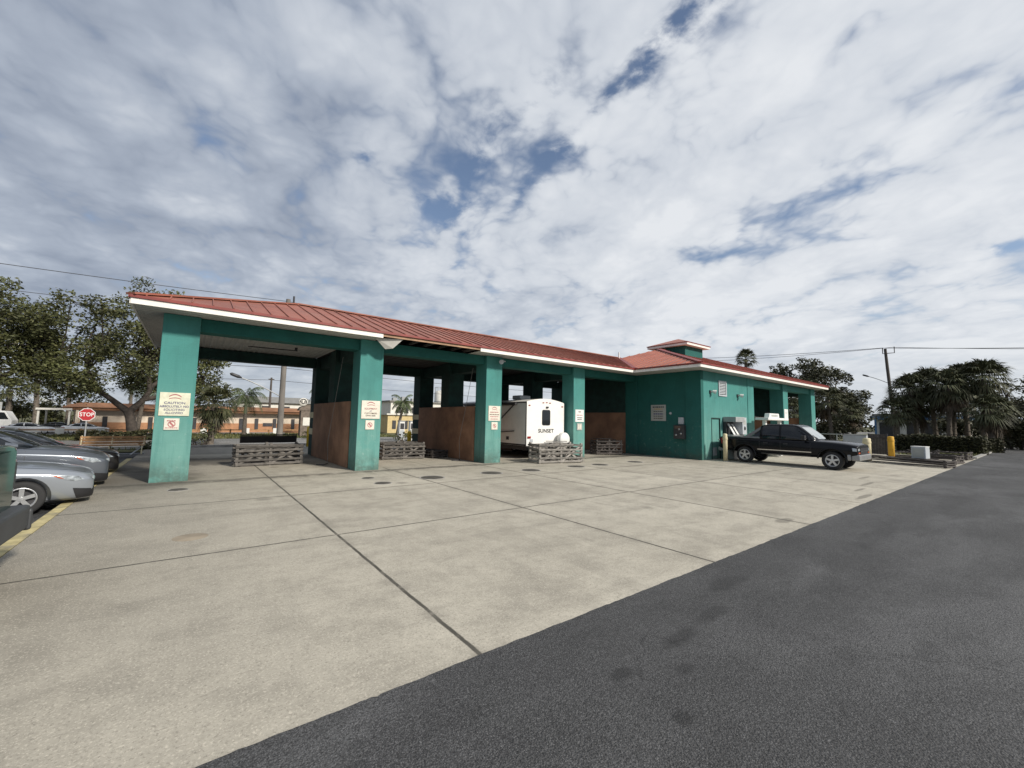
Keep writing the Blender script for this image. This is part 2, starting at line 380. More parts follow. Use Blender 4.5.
M['hose_pale'] = pmat('pale_hose', (.22,.21,.20), .6)
M['hose'] = pmat('hose', (.10,.095,.09), .6)

def car_paint(name, col, metal=.3, rough=.28):
    return pmat(name, col, rough, metal, var=.06, scale=.8, coat=.8)
M['paint_blue'] = car_paint('pale_silver_blue_paint', (.29,.315,.35), .5)
M['paint_slate'] = car_paint('slate_grey_paint', (.125,.14,.165), .5)
M['paint_black'] = car_paint('black_paint', (.012,.012,.014), .1)
M['paint_truck'] = pmat('black_truck_paint', (.004,.0046,.0065), .2, 0, var=.06, spec=.2, coat=.14)
M['paint_green'] = car_paint('dark_green_paint', (.012,.034,.028), .2, .3)
M['paint_white'] = car_paint('white_car_paint', (.82,.82,.82), .0, .3)
M['cladding'] = pmat('grey_cladding', (.16,.165,.17), .5, var=.1)
M['bumper_grey'] = pmat('dark_bumper', (.045,.048,.052), .55, var=.15)
M['silver_bumper'] = pmat('silver_bumper', (.27,.275,.28), .35, .4, var=.1)

# ------------------------------------------------------------------ text and conforming patches
def text_part(body, size, m, parent, loc, name='lettering', align='CENTER', sx=1.0, bold=0.0, shear=0.0, depth=.002):
    cu = bpy.data.curves.new(name, 'FONT'); cu.body = body; cu.size = size; cu.align_x = align; cu.align_y = 'CENTER'
    cu.extrude = depth; cu.offset = bold; cu.shear = shear; cu.space_character = 1.05
    o = bpy.data.objects.new(name, cu); COL.objects.link(o)
    bpy.context.view_layer.update()
    me = bpy.data.meshes.new_from_object(o.evaluated_get(bpy.context.evaluated_depsgraph_get()))
    bpy.data.objects.remove(o)
    me.transform(Matrix.Rotation(R(90), 4, 'X') @ Matrix.Diagonal((sx, 1, 1, 1)))
    me.name = name; me.materials.clear(); me.materials.append(m)
    q = bpy.data.objects.new(name, me); COL.objects.link(q); q.parent = parent; q.location = loc
    return q

def bvh_of(o):
    dg = bpy.context.evaluated_depsgraph_get()
    me = o.evaluated_get(dg).to_mesh()
    b = BVHTree.FromPolygons([v.co.copy() for v in me.vertices], [tuple(p.vertices) for p in me.polygons])
    o.evaluated_get(dg).to_mesh_clear(); return b
def patch(bvh, pts, view, name, m, parent, off=.006, cuts=4, side=1):
    """flat outline projected on to a body; view 'side': pts=(x,z); 'front'/'rear': pts=(y,z); 'top': pts=(x,y)"""
    bm = bmesh.new()
    vs = [bm.verts.new((p[0], p[1], 0)) for p in pts]; bm.faces.new(vs)
    bmesh.ops.triangulate(bm, faces=bm.faces[:])
    bmesh.ops.subdivide_edges(bm, edges=bm.edges[:], cuts=cuts, use_grid_fill=True)
    bmesh.ops.triangulate(bm, faces=bm.faces[:])
    for v in bm.verts:
        a, b = v.co.x, v.co.y
        if view == 'side': o, d = Vector((a, 5*side, b)), Vector((0, -side, 0))
        elif view == 'front': o, d = Vector((8, a, b)), Vector((-1, 0, 0))
        elif view == 'rear': o, d = Vector((-8, a, b)), Vector((1, 0, 0))
        else: o, d = Vector((a, b, 5)), Vector((0, 0, -1))
        h = bvh.ray_cast(o, d)
        if h[0] is not None: v.co = h[0] - d*off
        else:
            n = bvh.find_nearest(o + d*(4.2 if view == 'side' else 6))
            v.co = n[0] - d*off if n[0] else o
    me = bpy.data.meshes.new(name); bmesh.ops.recalc_face_normals(bm, faces=bm.faces); bm.to_mesh(me); bm.free()
    for p in me.polygons: p.use_smooth = True
    me.materials.append(m)
    o = bpy.data.objects.new(name, me); COL.objects.link(o); o.parent = parent
    return o
def loft(stations, name, m, parent, sub=2, cutters=(), crease_ends=False):
    n = len(stations[0][1]); vs = []; fs = []; ring = 2*n - 2
    for x, hp in stations:
        full = [(y, z) for y, z in hp] + [(-y, z) for y, z in hp[-2:0:-1]]
        vs += [(x, y, z) for y, z in full]
    for i in range(len(stations)-1):
        for k in range(ring):
            fs.append((i*ring+k, i*ring+(k+1) % ring, (i+1)*ring+(k+1) % ring, (i+1)*ring+k))
    def cap(i, rev):
        b = i*ring
        for j in range(n-1):
            a0, a1 = j, j+1; b0, b1 = (ring-j) % ring, ring-j-1
            q = [b+a0, b+a1, b+b1, b+b0]
            q2 = []
            for t in q:
                if t not in q2: q2.append(t)
            if len(q2) >= 3: fs.append(tuple(q2[::-1] if rev else q2))
    cap(0, False); cap(len(stations)-1, True)
    mb = MB(); mb.add(vs, fs, True); o = mb.build(name, m, parent)
    if sub:
        s = o.modifiers.new('s', 'SUBSURF'); s.levels = s.render_levels = sub
    tmp = []
    for c in cutters:
        b = o.modifiers.new('b', 'BOOLEAN'); b.operation = 'DIFFERENCE'; b.solver = 'EXACT'; b.object = c; tmp.append(c)
    bpy.context.view_layer.update()
    dg = bpy.context.evaluated_depsgraph_get()
    par = o.parent; o.parent = None; bpy.context.view_layer.update()
    me = bpy.data.meshes.new_from_object(o.evaluated_get(bpy.context.evaluated_depsgraph_get()))
    o.modifiers.clear(); o.data = me; o.parent = par; me.name = name
    for c in tmp: bpy.data.objects.remove(c)
    for p in me.polygons: p.use_smooth = True
    try: me.set_sharp_from_angle(angle=R(38))
    except Exception: pass
    return o
def arch_cutter(x, z, r, y0, y1):
    mb = MB(); n = 28
    a = [(x+r*math.cos(2*PI*k/n), y0, z+r*math.sin(2*PI*k/n)) for k in range(n)]
    mb.prism(a, (0, y1-y0, 0)); return mb.build('arch_cutter', None, None)
def wheel(parent, x, y, r, w, side, spokes=5, rimr=.62, m=None):
    t = MB(); h = w/2
    t.lathe([(r*rimr, -h*.8), (r*.86, -h), (r*.97, -h*.8), (r, -h*.4), (r, h*.4), (r*.97, h*.8), (r*.86, h), (r*rimr, h*.8)], 32, 'y')
    wl = t.build('wheel', M['rubber'], parent); wl.location = (x, y, r)
    s = MB(); o = side*h*.62; R0 = r*rimr
    s.lathe([(R0*1.0, -side*h*.7), (R0*1.02, side*h*.84), (R0*.90, side*h*.80), (R0*.86, o*.2)], 32, 'y')
    rim = s.build('rim', m or M['rim'], wl)
    d = MB(); d.lathe([(0.001, o*.15), (R0*.97, o*.15)], 24, 'y'); d.build('brake_disc', M['dark_metal'], rim)
    sp = MB()
    for k in range(spokes):
        a = 2*PI*k/spokes + .3
        c, q = math.cos(a), math.sin(a); tx, tz = -q, c
        def P(rr, ww, yy): return (c*rr+tx*ww, yy, q*rr+tz*ww)
        r0, r1 = R0*.12, R0*.95; w0, w1 = R0*.15, R0*.17
        yo, yi = side*h*.80, side*h*.45
        sp.add([P(r0,-w0,yo),P(r1,-w1,yo),P(r1,w1,yo),P(r0,w0,yo),P(r0,-w0,yi),P(r1,-w1,yi),P(r1,w1,yi),P(r0,w0,yi)],
               [(0,1,2,3),(7,6,5,4),(0,4,5,1),(1,5,6,2),(2,6,7,3),(3,7,4,0)])
    sp.lathe([(0.001, side*h*.86), (R0*.2, side*h*.84), (R0*.24, side*h*.5)], 16, 'y')
    # spokes belong to the rim mesh
    me = rim.data; bm = bmesh.new(); bm.from_mesh(me)
    vv = [bm.verts.new(p) for p in sp.v]
    for f in sp.f: bm.faces.new([vv[i] for i in f])
    bmesh.ops.recalc_face_normals(bm, faces=bm.faces); bm.to_mesh(me); bm.free()
    return wl


# ------------------------------------------------------------------ camera, sun, sky
CAM_H = 1.85
F = 412.91
pitch, yaw, roll = R(4.9315), R(52.4301), R(1.1177)
fwd = Vector((math.cos(yaw)*math.cos(pitch), math.sin(yaw)*math.cos(pitch), math.sin(pitch)))
r0 = Vector((math.sin(yaw), -math.cos(yaw), 0)); u0 = r0.cross(fwd)
rt = r0*math.cos(roll) + u0*math.sin(roll); up = u0*math.cos(roll) - r0*math.sin(roll)
cd = bpy.data.cameras.new('camera'); cam = bpy.data.objects.new('camera', cd); COL.objects.link(cam)
cd.sensor_fit = 'HORIZONTAL'; cd.sensor_width = 36; cd.lens = F/1024*36; cd.clip_start = .05; cd.clip_end = 8000
mw = Matrix((rt, up, -fwd)).transposed().to_4x4(); mw.translation = (0, 0, CAM_H); cam.matrix_world = mw
sc.camera = cam

SUN_EL = R(33); SUN_AZ = math.atan2(.32, -.95)          # azimuth measured from +Y towards +X
sd = Vector((math.sin(SUN_AZ)*math.cos(SUN_EL), math.cos(SUN_AZ)*math.cos(SUN_EL), math.sin(SUN_EL)))
ld = bpy.data.lights.new('sun', 'SUN'); ld.energy = 4.4; ld.angle = R(6); ld.color = (1, .935, .83)
lo = bpy.data.objects.new('sun', ld); COL.objects.link(lo); lo.rotation_euler = sd.to_track_quat('Z', 'Y').to_euler(); lo.location = sd*60

w = bpy.data.worlds.new('World'); sc.world = w; w.use_nodes = True
k = NT(w.node_tree); bg = w.node_tree.nodes['Background']
sky = k.n('ShaderNodeTexSky', sky_type='NISHITA', sun_disc=False, sun_elevation=SUN_EL, sun_rotation=SUN_AZ, air_density=1.0, dust_density=.6, ozone_density=2.0)
gen = k.n('ShaderNodeTexCoord').outputs['Generated']
sp = k.n('ShaderNodeSeparateXYZ'); k.l(gen, sp.inputs[0]); dx, dy, dz = sp.outputs
zc = k.m('ADD', k.m('MAXIMUM', dz, 0.0), .22)
uu = k.m('DIVIDE', dx, zc); vv = k.m('DIVIDE', dy, zc)
# cloud streets run along one wind direction: t across them, s along them
WA = R(77.8)
t_ = k.m('SUBTRACT', k.m('MULTIPLY', uu, math.sin(WA)), k.m('MULTIPLY', vv, math.cos(WA)))
s_ = k.m('ADD', k.m('MULTIPLY', uu, math.cos(WA)), k.m('MULTIPLY', vv, math.sin(WA)))
def comb(x, y, z=None):
    nd = k.n('ShaderNodeCombineXYZ'); k.l(x, nd.inputs[0]); k.l(y, nd.inputs[1]); return nd.outputs[0]
P0 = comb(t_, s_)
warp = k.n('ShaderNodeTexNoise'); warp.inputs['Scale'].default_value = 2.4; warp.inputs['Detail'].default_value = 4; k.l(P0, warp.inputs['Vector'])
wv = k.n('ShaderNodeVectorMath', operation='MULTIPLY_ADD'); k.l(warp.outputs['Color'], wv.inputs[0]); wv.inputs[1].default_value = (.17,.17,0); wv.inputs[2].default_value = (-.085,-.085,0)
pv = k.n('ShaderNodeVectorMath', operation='ADD'); k.l(P0, pv.inputs[0]); k.l(wv.outputs[0], pv.inputs[1]); PW = pv.outputs[0]
spw = k.n('ShaderNodeSeparateXYZ'); k.l(PW, spw.inputs[0]); tw, sw_ = spw.outputs[0], spw.outputs[1]
PB = k.scalevec(PW, 1, .55, 1, (2.3, .7, 0))
def billow(vec, scales, amps, off):
    tot = None; wsum = sum(amps)
    for sc__, am in zip(scales, amps):
        n_ = k.noise(k.scalevec(vec, 1, 1, 1, (off*sc__*.37, off*1.3, sc__)), sc__, 1, .5)
        q = k.m('MULTIPLY', k.m('ABSOLUTE', k.m('SUBTRACT', k.m('MULTIPLY', n_, 2.0), 1.0)), am*2.6/wsum)
        tot = q if tot is None else k.m('ADD', tot, q)
    return tot
PC = k.scalevec(PW, 1.1, .95, 1)
B1 = billow(PC, (2.1, 4.5, 9.6, 20), (1, .62, .38, .22), 1.0)
PCs = k.scalevec(PW, 1.1, .95, 1, (.035, -.022, 0))
B2 = billow(PCs, (2.1, 4.5, 9.6), (1, .62, .38), 1.0)
n_big = k.noise(PB, 1.1, 3, .5)
n_mid = k.noise(PB, 2.6, 6, .58)
n_fine = k.noise(PW, 5.6, 8, .60)
dens = k.m('ADD', k.m('ADD', k.m('MULTIPLY', n_big, .34), k.m('MULTIPLY', n_mid, .40)), k.m('ADD', k.m('MULTIPLY', B1, .34), k.m('MULTIPLY', n_fine, .20)))
dens = k.m('ADD', dens, .055)
gapn = k.m('ADD', .35, k.m('MULTIPLY', k.sstep(n_fine, .62, .38), .9))
# breaks between the cloud streets: (t, s, half widths, depth)
for (t0, s0, st_, ss_, amt) in ((.58,.52,.06,.26,-.21),(.56,.95,.045,.28,-.14),(.42,.80,.05,.16,-.13),(.36,1.0,.05,.20,-.12),(.32,1.28,.10,.09,-.15),(.09,1.15,.035,.05,-.16),(.44,1.3,.08,.12,-.09),(.30,1.5,.08,.2,-.07),
                            (1.23,.35,.03,.08,-.08),(1.5,.45,.03,.15,-.09),(1.58,.46,.025,.10,-.07),(1.87,.48,.045,.12,-.13),(2.1,1.3,.05,.25,-.13),(2.6,1.0,.05,.3,-.10),(-.27,1.3,.06,.2,-.07),(-.07,.82,.06,.12,-.09),(-.05,1.9,.08,.2,-.10),(.5,1.7,.06,.3,-.06),(1.0,1.3,.04,.4,-.05),(1.25,.8,.04,.3,-.05)):
    a_ = k.m('DIVIDE', k.m('SUBTRACT', tw, t0), st_); b_ = k.m('DIVIDE', k.m('SUBTRACT', sw_, s0), ss_)
    q = k.m('POWER', 2.718, k.m('MULTIPLY', k.m('ADD', k.m('MULTIPLY', a_, a_), k.m('MULTIPLY', b_, b_)), -1.0))
    dens = k.m('ADD', dens, k.m('MULTIPLY', k.m('MULTIPLY', q, gapn), amt))
dens = k.m('ADD', dens, k.m('MULTIPLY', k.sstep(dz, .30, .05), .06))
mask = k.m('MULTIPLY', k.sstep(dens, .40, .63), .97)
thick = k.sstep(dens, .60, .84)
dl = k.n('ShaderNodeVectorMath', operation='DOT_PRODUCT'); k.l(gen, dl.inputs[0]); dl.inputs[1].default_value = Vector((.93, -.30, .25)).normalized()
side = k.sstep(dl.outputs['Value'], -.30, .80)
relief = k.m('SUBTRACT', B2, B1)
nl = k.noise(PB, 1.7, 5, .5)
bright = k.m('ADD', k.m('ADD', k.m('MULTIPLY', side, .52), .25), k.m('ADD', k.m('MULTIPLY', k.m('SUBTRACT', B1, .36), .66), k.m('ADD', k.m('MULTIPLY', k.m('SUBTRACT', nl, .5), .75), k.m('MULTIPLY', k.m('SUBTRACT', n_fine, .5), .6))))
bright = k.m('ADD', k.m('SUBTRACT', bright, k.m('MULTIPLY', thick, .10)), k.m('MULTIPLY', k.sstep(dz, .34, .06), .10), None, True)
ramp = k.n('ShaderNodeValToRGB'); k.l(bright, ramp.inputs[0])
el = ramp.color_ramp.elements
el[0].position = 0; el[0].color = (.27, .315, .40, 1); el[1].position = 1; el[1].color = (.80, .825, .86, 1)
e = el.new(.33); e.color = (.42, .47, .555, 1)
e = el.new(.66); e.color = (.635, .675, .735, 1)
cl = k.n('ShaderNodeVectorMath', operation='SCALE'); k.l(ramp.outputs[0], cl.inputs[0]); cl.inputs['Scale'].default_value = 10.0
bl = k.n('ShaderNodeVectorMath', operation='MULTIPLY'); k.l(sky.outputs[0], bl.inputs[0]); bl.inputs[1].default_value = (1.55, 1.38, 1.28)
c = k.mix(mask, bl.outputs[0], cl.outputs[0])
c = k.mix(k.m('MULTIPLY', k.sstep(dz, .16, .0), .5), c, (5.6, 6.1, 6.5))
k.l(c, bg.inputs['Color']); bg.inputs['Strength'].default_value = .1
sc.view_settings.view_transform = 'Standard'; sc.view_settings.look = 'None'; sc.view_settings.exposure = 0; sc.view_settings.gamma = 1
sc.cycles.max_bounces = 6; sc.cycles.use_denoising = True

# ------------------------------------------------------------------ ground, paving, roads (flush sheets 4 mm apart)
def sheet(x0, x1, y0, y1, z): return MB().poly([(x0,y0,z),(x1,y0,z),(x1,y1,z),(x0,y1,z)])
struct('ground', sheet(-2500, 2500, -2500, 2500, -.16), M['grass'])
DRV_SPOTS = [(2.62,2.02,.17,.08,.6),(3.05,1.78,.14,.07,.5),(3.45,2.05,.34,.12,.55),(4.1,2.1,.4,.10,.5),(2.55,1.5,.09,.07,.6),(5.0,2.4,.5,.14,.4),(9.5,1.9,1.6,.25,.35),(15,1.6,2.5,.3,.3),(58,1.8,4,.5,.5)]
rj = random.Random(12); edge = []; x = -1.95; off = 0
while x < 72:      # the asphalt was laid up to the slab by hand: a wandering, crumbled edge
    off = off*.8+rj.gauss(0, .0028); edge.append((x, 2.83+off+(rj.random() < .05)*rj.uniform(-.02,.008), .009)); x += .035 if x < 16 else .25
drive = MB(); 
for p_, q_ in zip(edge, edge[1:]): drive.add([(p_[0],2.3,.009),(q_[0],2.3,.009),q_,p_], [(0,1,2,3)])
drive.add([(-1.95,-45,.009),(72,-45,.009),(72,2.3,.009),(-1.95,2.3,.009)], [(0,1,2,3)])
M['asphalt'] = mat_asphalt('asphalt_drive', (.070,.070,.071), DRV_SPOTS)
M['asphalt_lot'] = mat_asphalt('asphalt_lot', (.050,.051,.053))
M['street'] = mat_asphalt('street_asphalt', (.21,.205,.195), wear=.2)
struct('driveway', drive, M['asphalt'])
struct('side_drive', sheet(-60, -1.952, -45, 2.82, -.126), M['asphalt_lot'])
struct('parking_lot', sheet(-60, -1.90, 2.82, 27.5, -.13), M['asphalt_lot'])
J = [('y',6.906,(-1.9,26),.027),('x',1.92,(2.8,23),.028),('y',10.82,(-1.9,21),.032),('x',5.66,(2.8,15),.030),('x',9.29,(2.8,15),.032),
     ('x',12.95,(2.8,15),.030),('x',16.6,(2.8,11),.026),('x',20.2,(2.8,10),.014),('x',24.0,(2.8,10),.014),('y',14.3,(-1.9,20),.02),('x',7.4,(14.3,23),.02),('x',13,(14.3,23),.02)]
STN_SHADE = [(14.2,3.1,.9,.10,.55),(9.2,3.25,.35,.14,.5),(17.4,3.7,.9,.09,.5),(15.6,3.5,.6,.08,.5),(19.4,4.2,.8,.10,.4),(1.0,20.0,2.6,1.7,.75),(3.4,21,2.4,1.8,.6),(7.5,19.5,2.2,1.7,.55),(13.4,14.6,1.6,.7,.6),(18,14.4,2.0,.8,.5),(-.9,15.5,1.5,3,.55),(-1.2,20,1.6,4,.5)]  # ovals deep in the bays paint lintel shade on the floor; others are stains
M['concrete'] = mat_concrete('apron_concrete', (.43,.397,.33), (.53,.492,.412), (.20,.184,.155), STN_SHADE, J)
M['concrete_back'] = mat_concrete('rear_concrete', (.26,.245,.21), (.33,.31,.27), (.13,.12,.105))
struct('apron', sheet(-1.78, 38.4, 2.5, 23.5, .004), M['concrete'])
struct('rear_drive', sheet(-1.78, 60, 23.5, 28.4, .004), M['concrete_back'])
struct('street', sheet(-300, 300, 29.0, 37.9, 0), M['street'])
struct('far_parking_lot', sheet(-120, 8, 47.2, 58, -.02), M['street'])
struct('verge', sheet(-300, 300, 37.92, 47.18, -.012), M['grass'])
struct('rear_verge', sheet(-60, -1.8, 27.52, 28.48, -.05), M['grass'])
struct('right_verge', sheet(38.42, 300, 3.07, 28.4, -.004), M['grass'])
struct('back_yard', sheet(-300, 300, 58.02, 400, -.02), M['grass'])
kb = MB(); kb.box(-60, 60, 28.5, 28.7, -.02, .12); struct('street_kerb', kb, M['kerb_grey'])
kb = MB(); kb.box(38.4, 72, 2.84, 3.06, -.02, .09); struct('driveway_kerb', kb, M['kerb_grey'])
kb = MB(); kb.box(-1.95, -1.79, 2.83, 22.5, -.2, .008); struct('painted_kerb', kb, M['kerb'])
ln = MB()
for y in (2.95, 7.9): ln.add([(-6.5,y,-.126),(-2.0,y,-.126),(-2.0,y+.1,-.126),(-6.5,y+.1,-.126)], [(0,1,2,3)])
for y in (9.95, 12.9, 15.65, 18.4): ln.add([(-6.5,y,-.126),(-2.0,y,-.126),(-2.0,y+.1,-.126),(-6.5,y+.1,-.126)], [(0,1,2,3)])
struct('stall_lines', ln, M['paintline'])
# grass blades along the verges: nobody could count them
def blades(name, rects, n, h, m, seed, z=-.03):
    r = random.Random(seed); mb = MB()
    z = 0
    area = sum((b-a)*(d-c) for a, b, c, d in rects)
    for a, b, c, d in rects:
        for i in range(int(n*(b-a)*(d-c)/area)):
            x, y = r.uniform(a, b), r.uniform(c, d); t = r.uniform(0, PI); s = .05+r.random()*.05; hh = h*r.uniform(.5, 1.2)
            dx, dy = math.cos(t)*s, math.sin(t)*s
            mb.add([(x-dx,y-dy,z),(x+dx,y+dy,z),(x+r.uniform(-.08,.08),y+r.uniform(-.08,.08),z+hh)], [(0,1,2)])
    o = mb.build(name, m, fix=False); tag(o, kind='stuff'); return o
blades('verge_grass', [(38.5,70,3.1,6.5),(-12,16,38.2,46.5),(-8,-1.8,27.6,28.4)], 9000, .16, M['blade'], 3)

# ------------------------------------------------------------------ the car wash building
PX = [-.8 + 5.3*i for i in range(8)]; PW = .82
Yf, Yr = 14.53, 21.0                     # front face of the front columns, front face of the rear columns
Yw = 10.72                               # front of the office and right wing
EZ, SZ, LZ = 4.76, 4.56, 4.18            # eave, soffit, lintel underside
bld = thing('car_wash_building', 'long teal self service car wash with open bays and red metal roof', 'car wash', (0,0,0))
def col_(x, y, m=M['teal'], w=PW, d=PW, z1=SZ):
    return MB().box(x, x+w, y, y+d, 0, z1).build('pillar', m, bld, bevel=.012)
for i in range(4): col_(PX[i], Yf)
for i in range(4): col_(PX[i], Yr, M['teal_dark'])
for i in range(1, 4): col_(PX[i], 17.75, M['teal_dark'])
# beige bands on the rear columns
for i in (1, 2):
    MB().box(PX[i]-.012, PX[i]+PW+.012, Yr-.012, Yr+PW+.012, 1.75, 2.02).build('painted_band', M['creampost'], bld)
    MB().box(PX[i]-.012, PX[i]+PW+.012, Yr-.012, Yr+PW+.012, .98, 1.26).build('painted_band', M['creampost'], bld)
# lintels between the columns
def beam(x0, x1, y, d=.55, m=M['teal'], z0=LZ): return MB().box(x0+.002, x1-.002, y+.12, y+.12+d, z0, SZ-.004).build('lintel', m, bld, bevel=.01)
for i in range(4):
    x1 = PX[i+1] if i < 3 else 20.39
    beam(PX[i]+PW, x1, Yf, m=M['teal_shade']); beam(PX[i]+PW, x1, Yr, m=M['teal_dark'], z0=4.12)
# the dividers: beam above, brown boards below, open between
for i in range(1, 4):
    xc = PX[i]+PW/2
    MB().box(xc-.12, xc+.12, Yf+PW, 17.748, 0, 2.38).build('partition', M['brown'], bld)
    MB().box(xc-.12, xc+.12, 17.75+PW+.002, Yr-.002, 0, 2.38).build('partition', M['brown'], bld)
    MB().box(xc-.14, xc+.14, 17.745, 17.75+PW+.006, 0, 2.385).build('partition', M['brown'], bld)
    MB().box(xc-.25, xc+.25, Yf+PW+.002, Yr-.002, 4.02, SZ-.006).build('cross_beam', M['teal_dark'], bld)
    # boards cover the bay sides of the middle column
    for s in (-1, 1): MB().box(xc+s*.425-.012, xc+s*.425+.012, Yf+PW+.01, Yr-.01, .02, 2.40).build('partition', M['brown'], bld)
# ceiling over the bays
def corr(x0, x1, y0, y1, z, m, name, pitch=.19):
    mb = MB(); n = max(2, int((x1-x0)/pitch)); xs = [x0+(x1-x0)*j/n for j in range(n+1)]
    for j in range(n):
        a, b = xs[j], xs[j+1]; q = (b-a)*.3
        mb.add([(a,y0,z),(a+q,y0,z+.03),(b-q,y0,z+.03),(b,y0,z),(a,y1,z),(a+q,y1,z+.03),(b-q,y1,z+.03),(b,y1,z)], [(0,1,5,4),(1,2,6,5),(2,3,7,6)])
    return mb.build(name, m, bld, fix=False)
corr(-.78, 4.48, Yf+.7, Yr+1.5, SZ+.004, M['soffit'], 'ceiling')
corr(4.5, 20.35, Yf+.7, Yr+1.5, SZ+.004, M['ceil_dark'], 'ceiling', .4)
# office and wing walls
XO = 20.4
MB().box(XO, XO+.2, Yw+.2, Yr+PW, 0, SZ).build('office_wall', M['teal_shade'], bld)
MB().box(XO-.06, XO+.21, Yw-.005, Yw+.84, 0, SZ-.003).build('corner_pier', M['teal_shade'], bld, bevel=.01)
MB().box(XO-.05, XO-.002, Yf, Yf+PW, 0, SZ-.003).build('corner_pier', M['teal_shade'], bld, bevel=.01)
MB().box(XO-.03, XO-.004, Yf+PW+.01, Yr, .02, 2.40).build('partition', M['brown'], bld)
MB().box(XO-.06, XO+.01, Yf+PW+.005, Yr+.7, 2.42, SZ-.006).build('office_wall', M['teal_dark'], bld)
fw = MB()
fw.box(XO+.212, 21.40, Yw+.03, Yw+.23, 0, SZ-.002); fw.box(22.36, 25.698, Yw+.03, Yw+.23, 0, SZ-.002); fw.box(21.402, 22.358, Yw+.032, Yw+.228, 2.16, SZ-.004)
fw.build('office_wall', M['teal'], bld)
dr = MB().box(21.46, 22.30, Yw+.07, Yw+.12, .02, 2.10).build('door', M['teal'], bld, bevel=.006)
fr = MB(); fr.box(21.40, 21.455, Yw+.015, Yw+.14, 0, 2.16); fr.box(22.305, 22.36, Yw+.015, Yw+.14, 0, 2.16); fr.box(21.456, 22.304, Yw+.015, Yw+.14, 2.105, 2.16)
fr.build('frame', M['teal_dark'], dr)
vg = MB()
for j in range(6): vg.box(21.62, 21.98, Yw+.05, Yw+.069, .22+j*.06, .25+j*.06)
vg.box(21.6, 22.0, Yw+.06, Yw+.071, .19, .60); vg.build('vent_grille', M['lightgrey'], dr)
MB().tube([(22.22, Yw+.03, 1.02), (22.22, Yw+.07, 1.02)], .035, 10).build('handle', M['metal'], dr)
lv = MB(); x0, x1, z0, z1 = 22.22, 23.10, 3.33, 4.16
lv.box(x0, x0+.08, Yw-.02, Yw+.028, z0, z1); lv.box(x1-.08, x1, Yw-.02, Yw+.028, z0, z1); lv.box(x0+.081, x1-.081, Yw-.02, Yw+.028, z0, z0+.08); lv.box(x0+.081, x1-.081, Yw-.02, Yw+.028, z1-.08, z1)
lo_ = lv.build('louvre_vent', M['lightgrey'], bld)
sl = MB()
for j in range(8):
    zz = z0+.12+j*.083
    sl.add([(x0+.082,Yw-.012,zz),(x1-.082,Yw-.012,zz),(x1-.082,Yw+.026,zz+.055),(x0+.082,Yw+.026,zz+.055)], [(0,1,2,3)])
sl.build('slats', M['lightgrey'], lo_, fix=False)
MB().box(x0+.081, x1-.081, Yw+.0275, Yw+.0295, z0+.081, z1-.081).build('vent_backing', M['black'], lo_)
def wall_lamp(x, z):
    b = MB().box(x-.07, x+.07, Yw-.03, Yw+.028, z-.08, z+.08).build('floodlight', M['dark_metal'], bld, bevel=.01)
    h = MB(); h.tube([(x, Yw-.03, z), (x+.08, Yw-.16, z+.02)], .02); h.lathe([(.02,0),(.09,.05),(.105,.13),(.001,.135)], 14, 'y')
    o = MB(); o.tube([(x+.02, Yw-.03, z), (x+.08, Yw-.10, z+.03)], .025, 8); o.tube([(x+.06, Yw-.08, z+.03), (x+.16, Yw-.22, z-.02)], [.06, .115], 14)
    o.build('lamp_head', M['white'], b)
wall_lamp(21.32, 3.50); wall_lamp(24.42, 3.45)
# wing columns, lintel, inner walls
for i in range(5, 8): col_(PX[i], Yw); col_(PX[i], Yr, M['teal_dark'])
for i in range(5, 8): col_(PX[i], 16.0, M['teal_dark'])
for i in (5, 6): beam(PX[i]+PW, PX[i+1], Yw); beam(PX[i]+PW, PX[i+1], Yr, m=M['teal_dark'], z0=4.12)
for i in (6, 7):
    xc = PX[i]+PW/2
    MB().box(xc-.12, xc+.12, Yw+PW+.002, 15.998, 0, 2.38).build('partition', M['brown'], bld)
    MB().box(xc-.12, xc+.12, 16.0+PW+.002, Yr-.002, 0, 2.38).build('partition', M['brown'], bld)
    MB().box(xc-.25, xc+.25, Yw+PW+.002, Yr-.002, 4.02, SZ-.006).build('cross_beam', M['teal_dark'], bld)
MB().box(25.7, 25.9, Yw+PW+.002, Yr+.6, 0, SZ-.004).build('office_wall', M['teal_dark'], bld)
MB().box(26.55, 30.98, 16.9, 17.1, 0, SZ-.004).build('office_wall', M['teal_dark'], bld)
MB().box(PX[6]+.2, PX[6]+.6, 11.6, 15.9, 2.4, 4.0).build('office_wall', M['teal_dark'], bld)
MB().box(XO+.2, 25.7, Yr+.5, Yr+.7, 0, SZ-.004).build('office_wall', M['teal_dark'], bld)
corr(25.72, 37.1, Yw+.7, Yr+.1, SZ+.004, M['ceil_dark'], 'ceiling', .4)

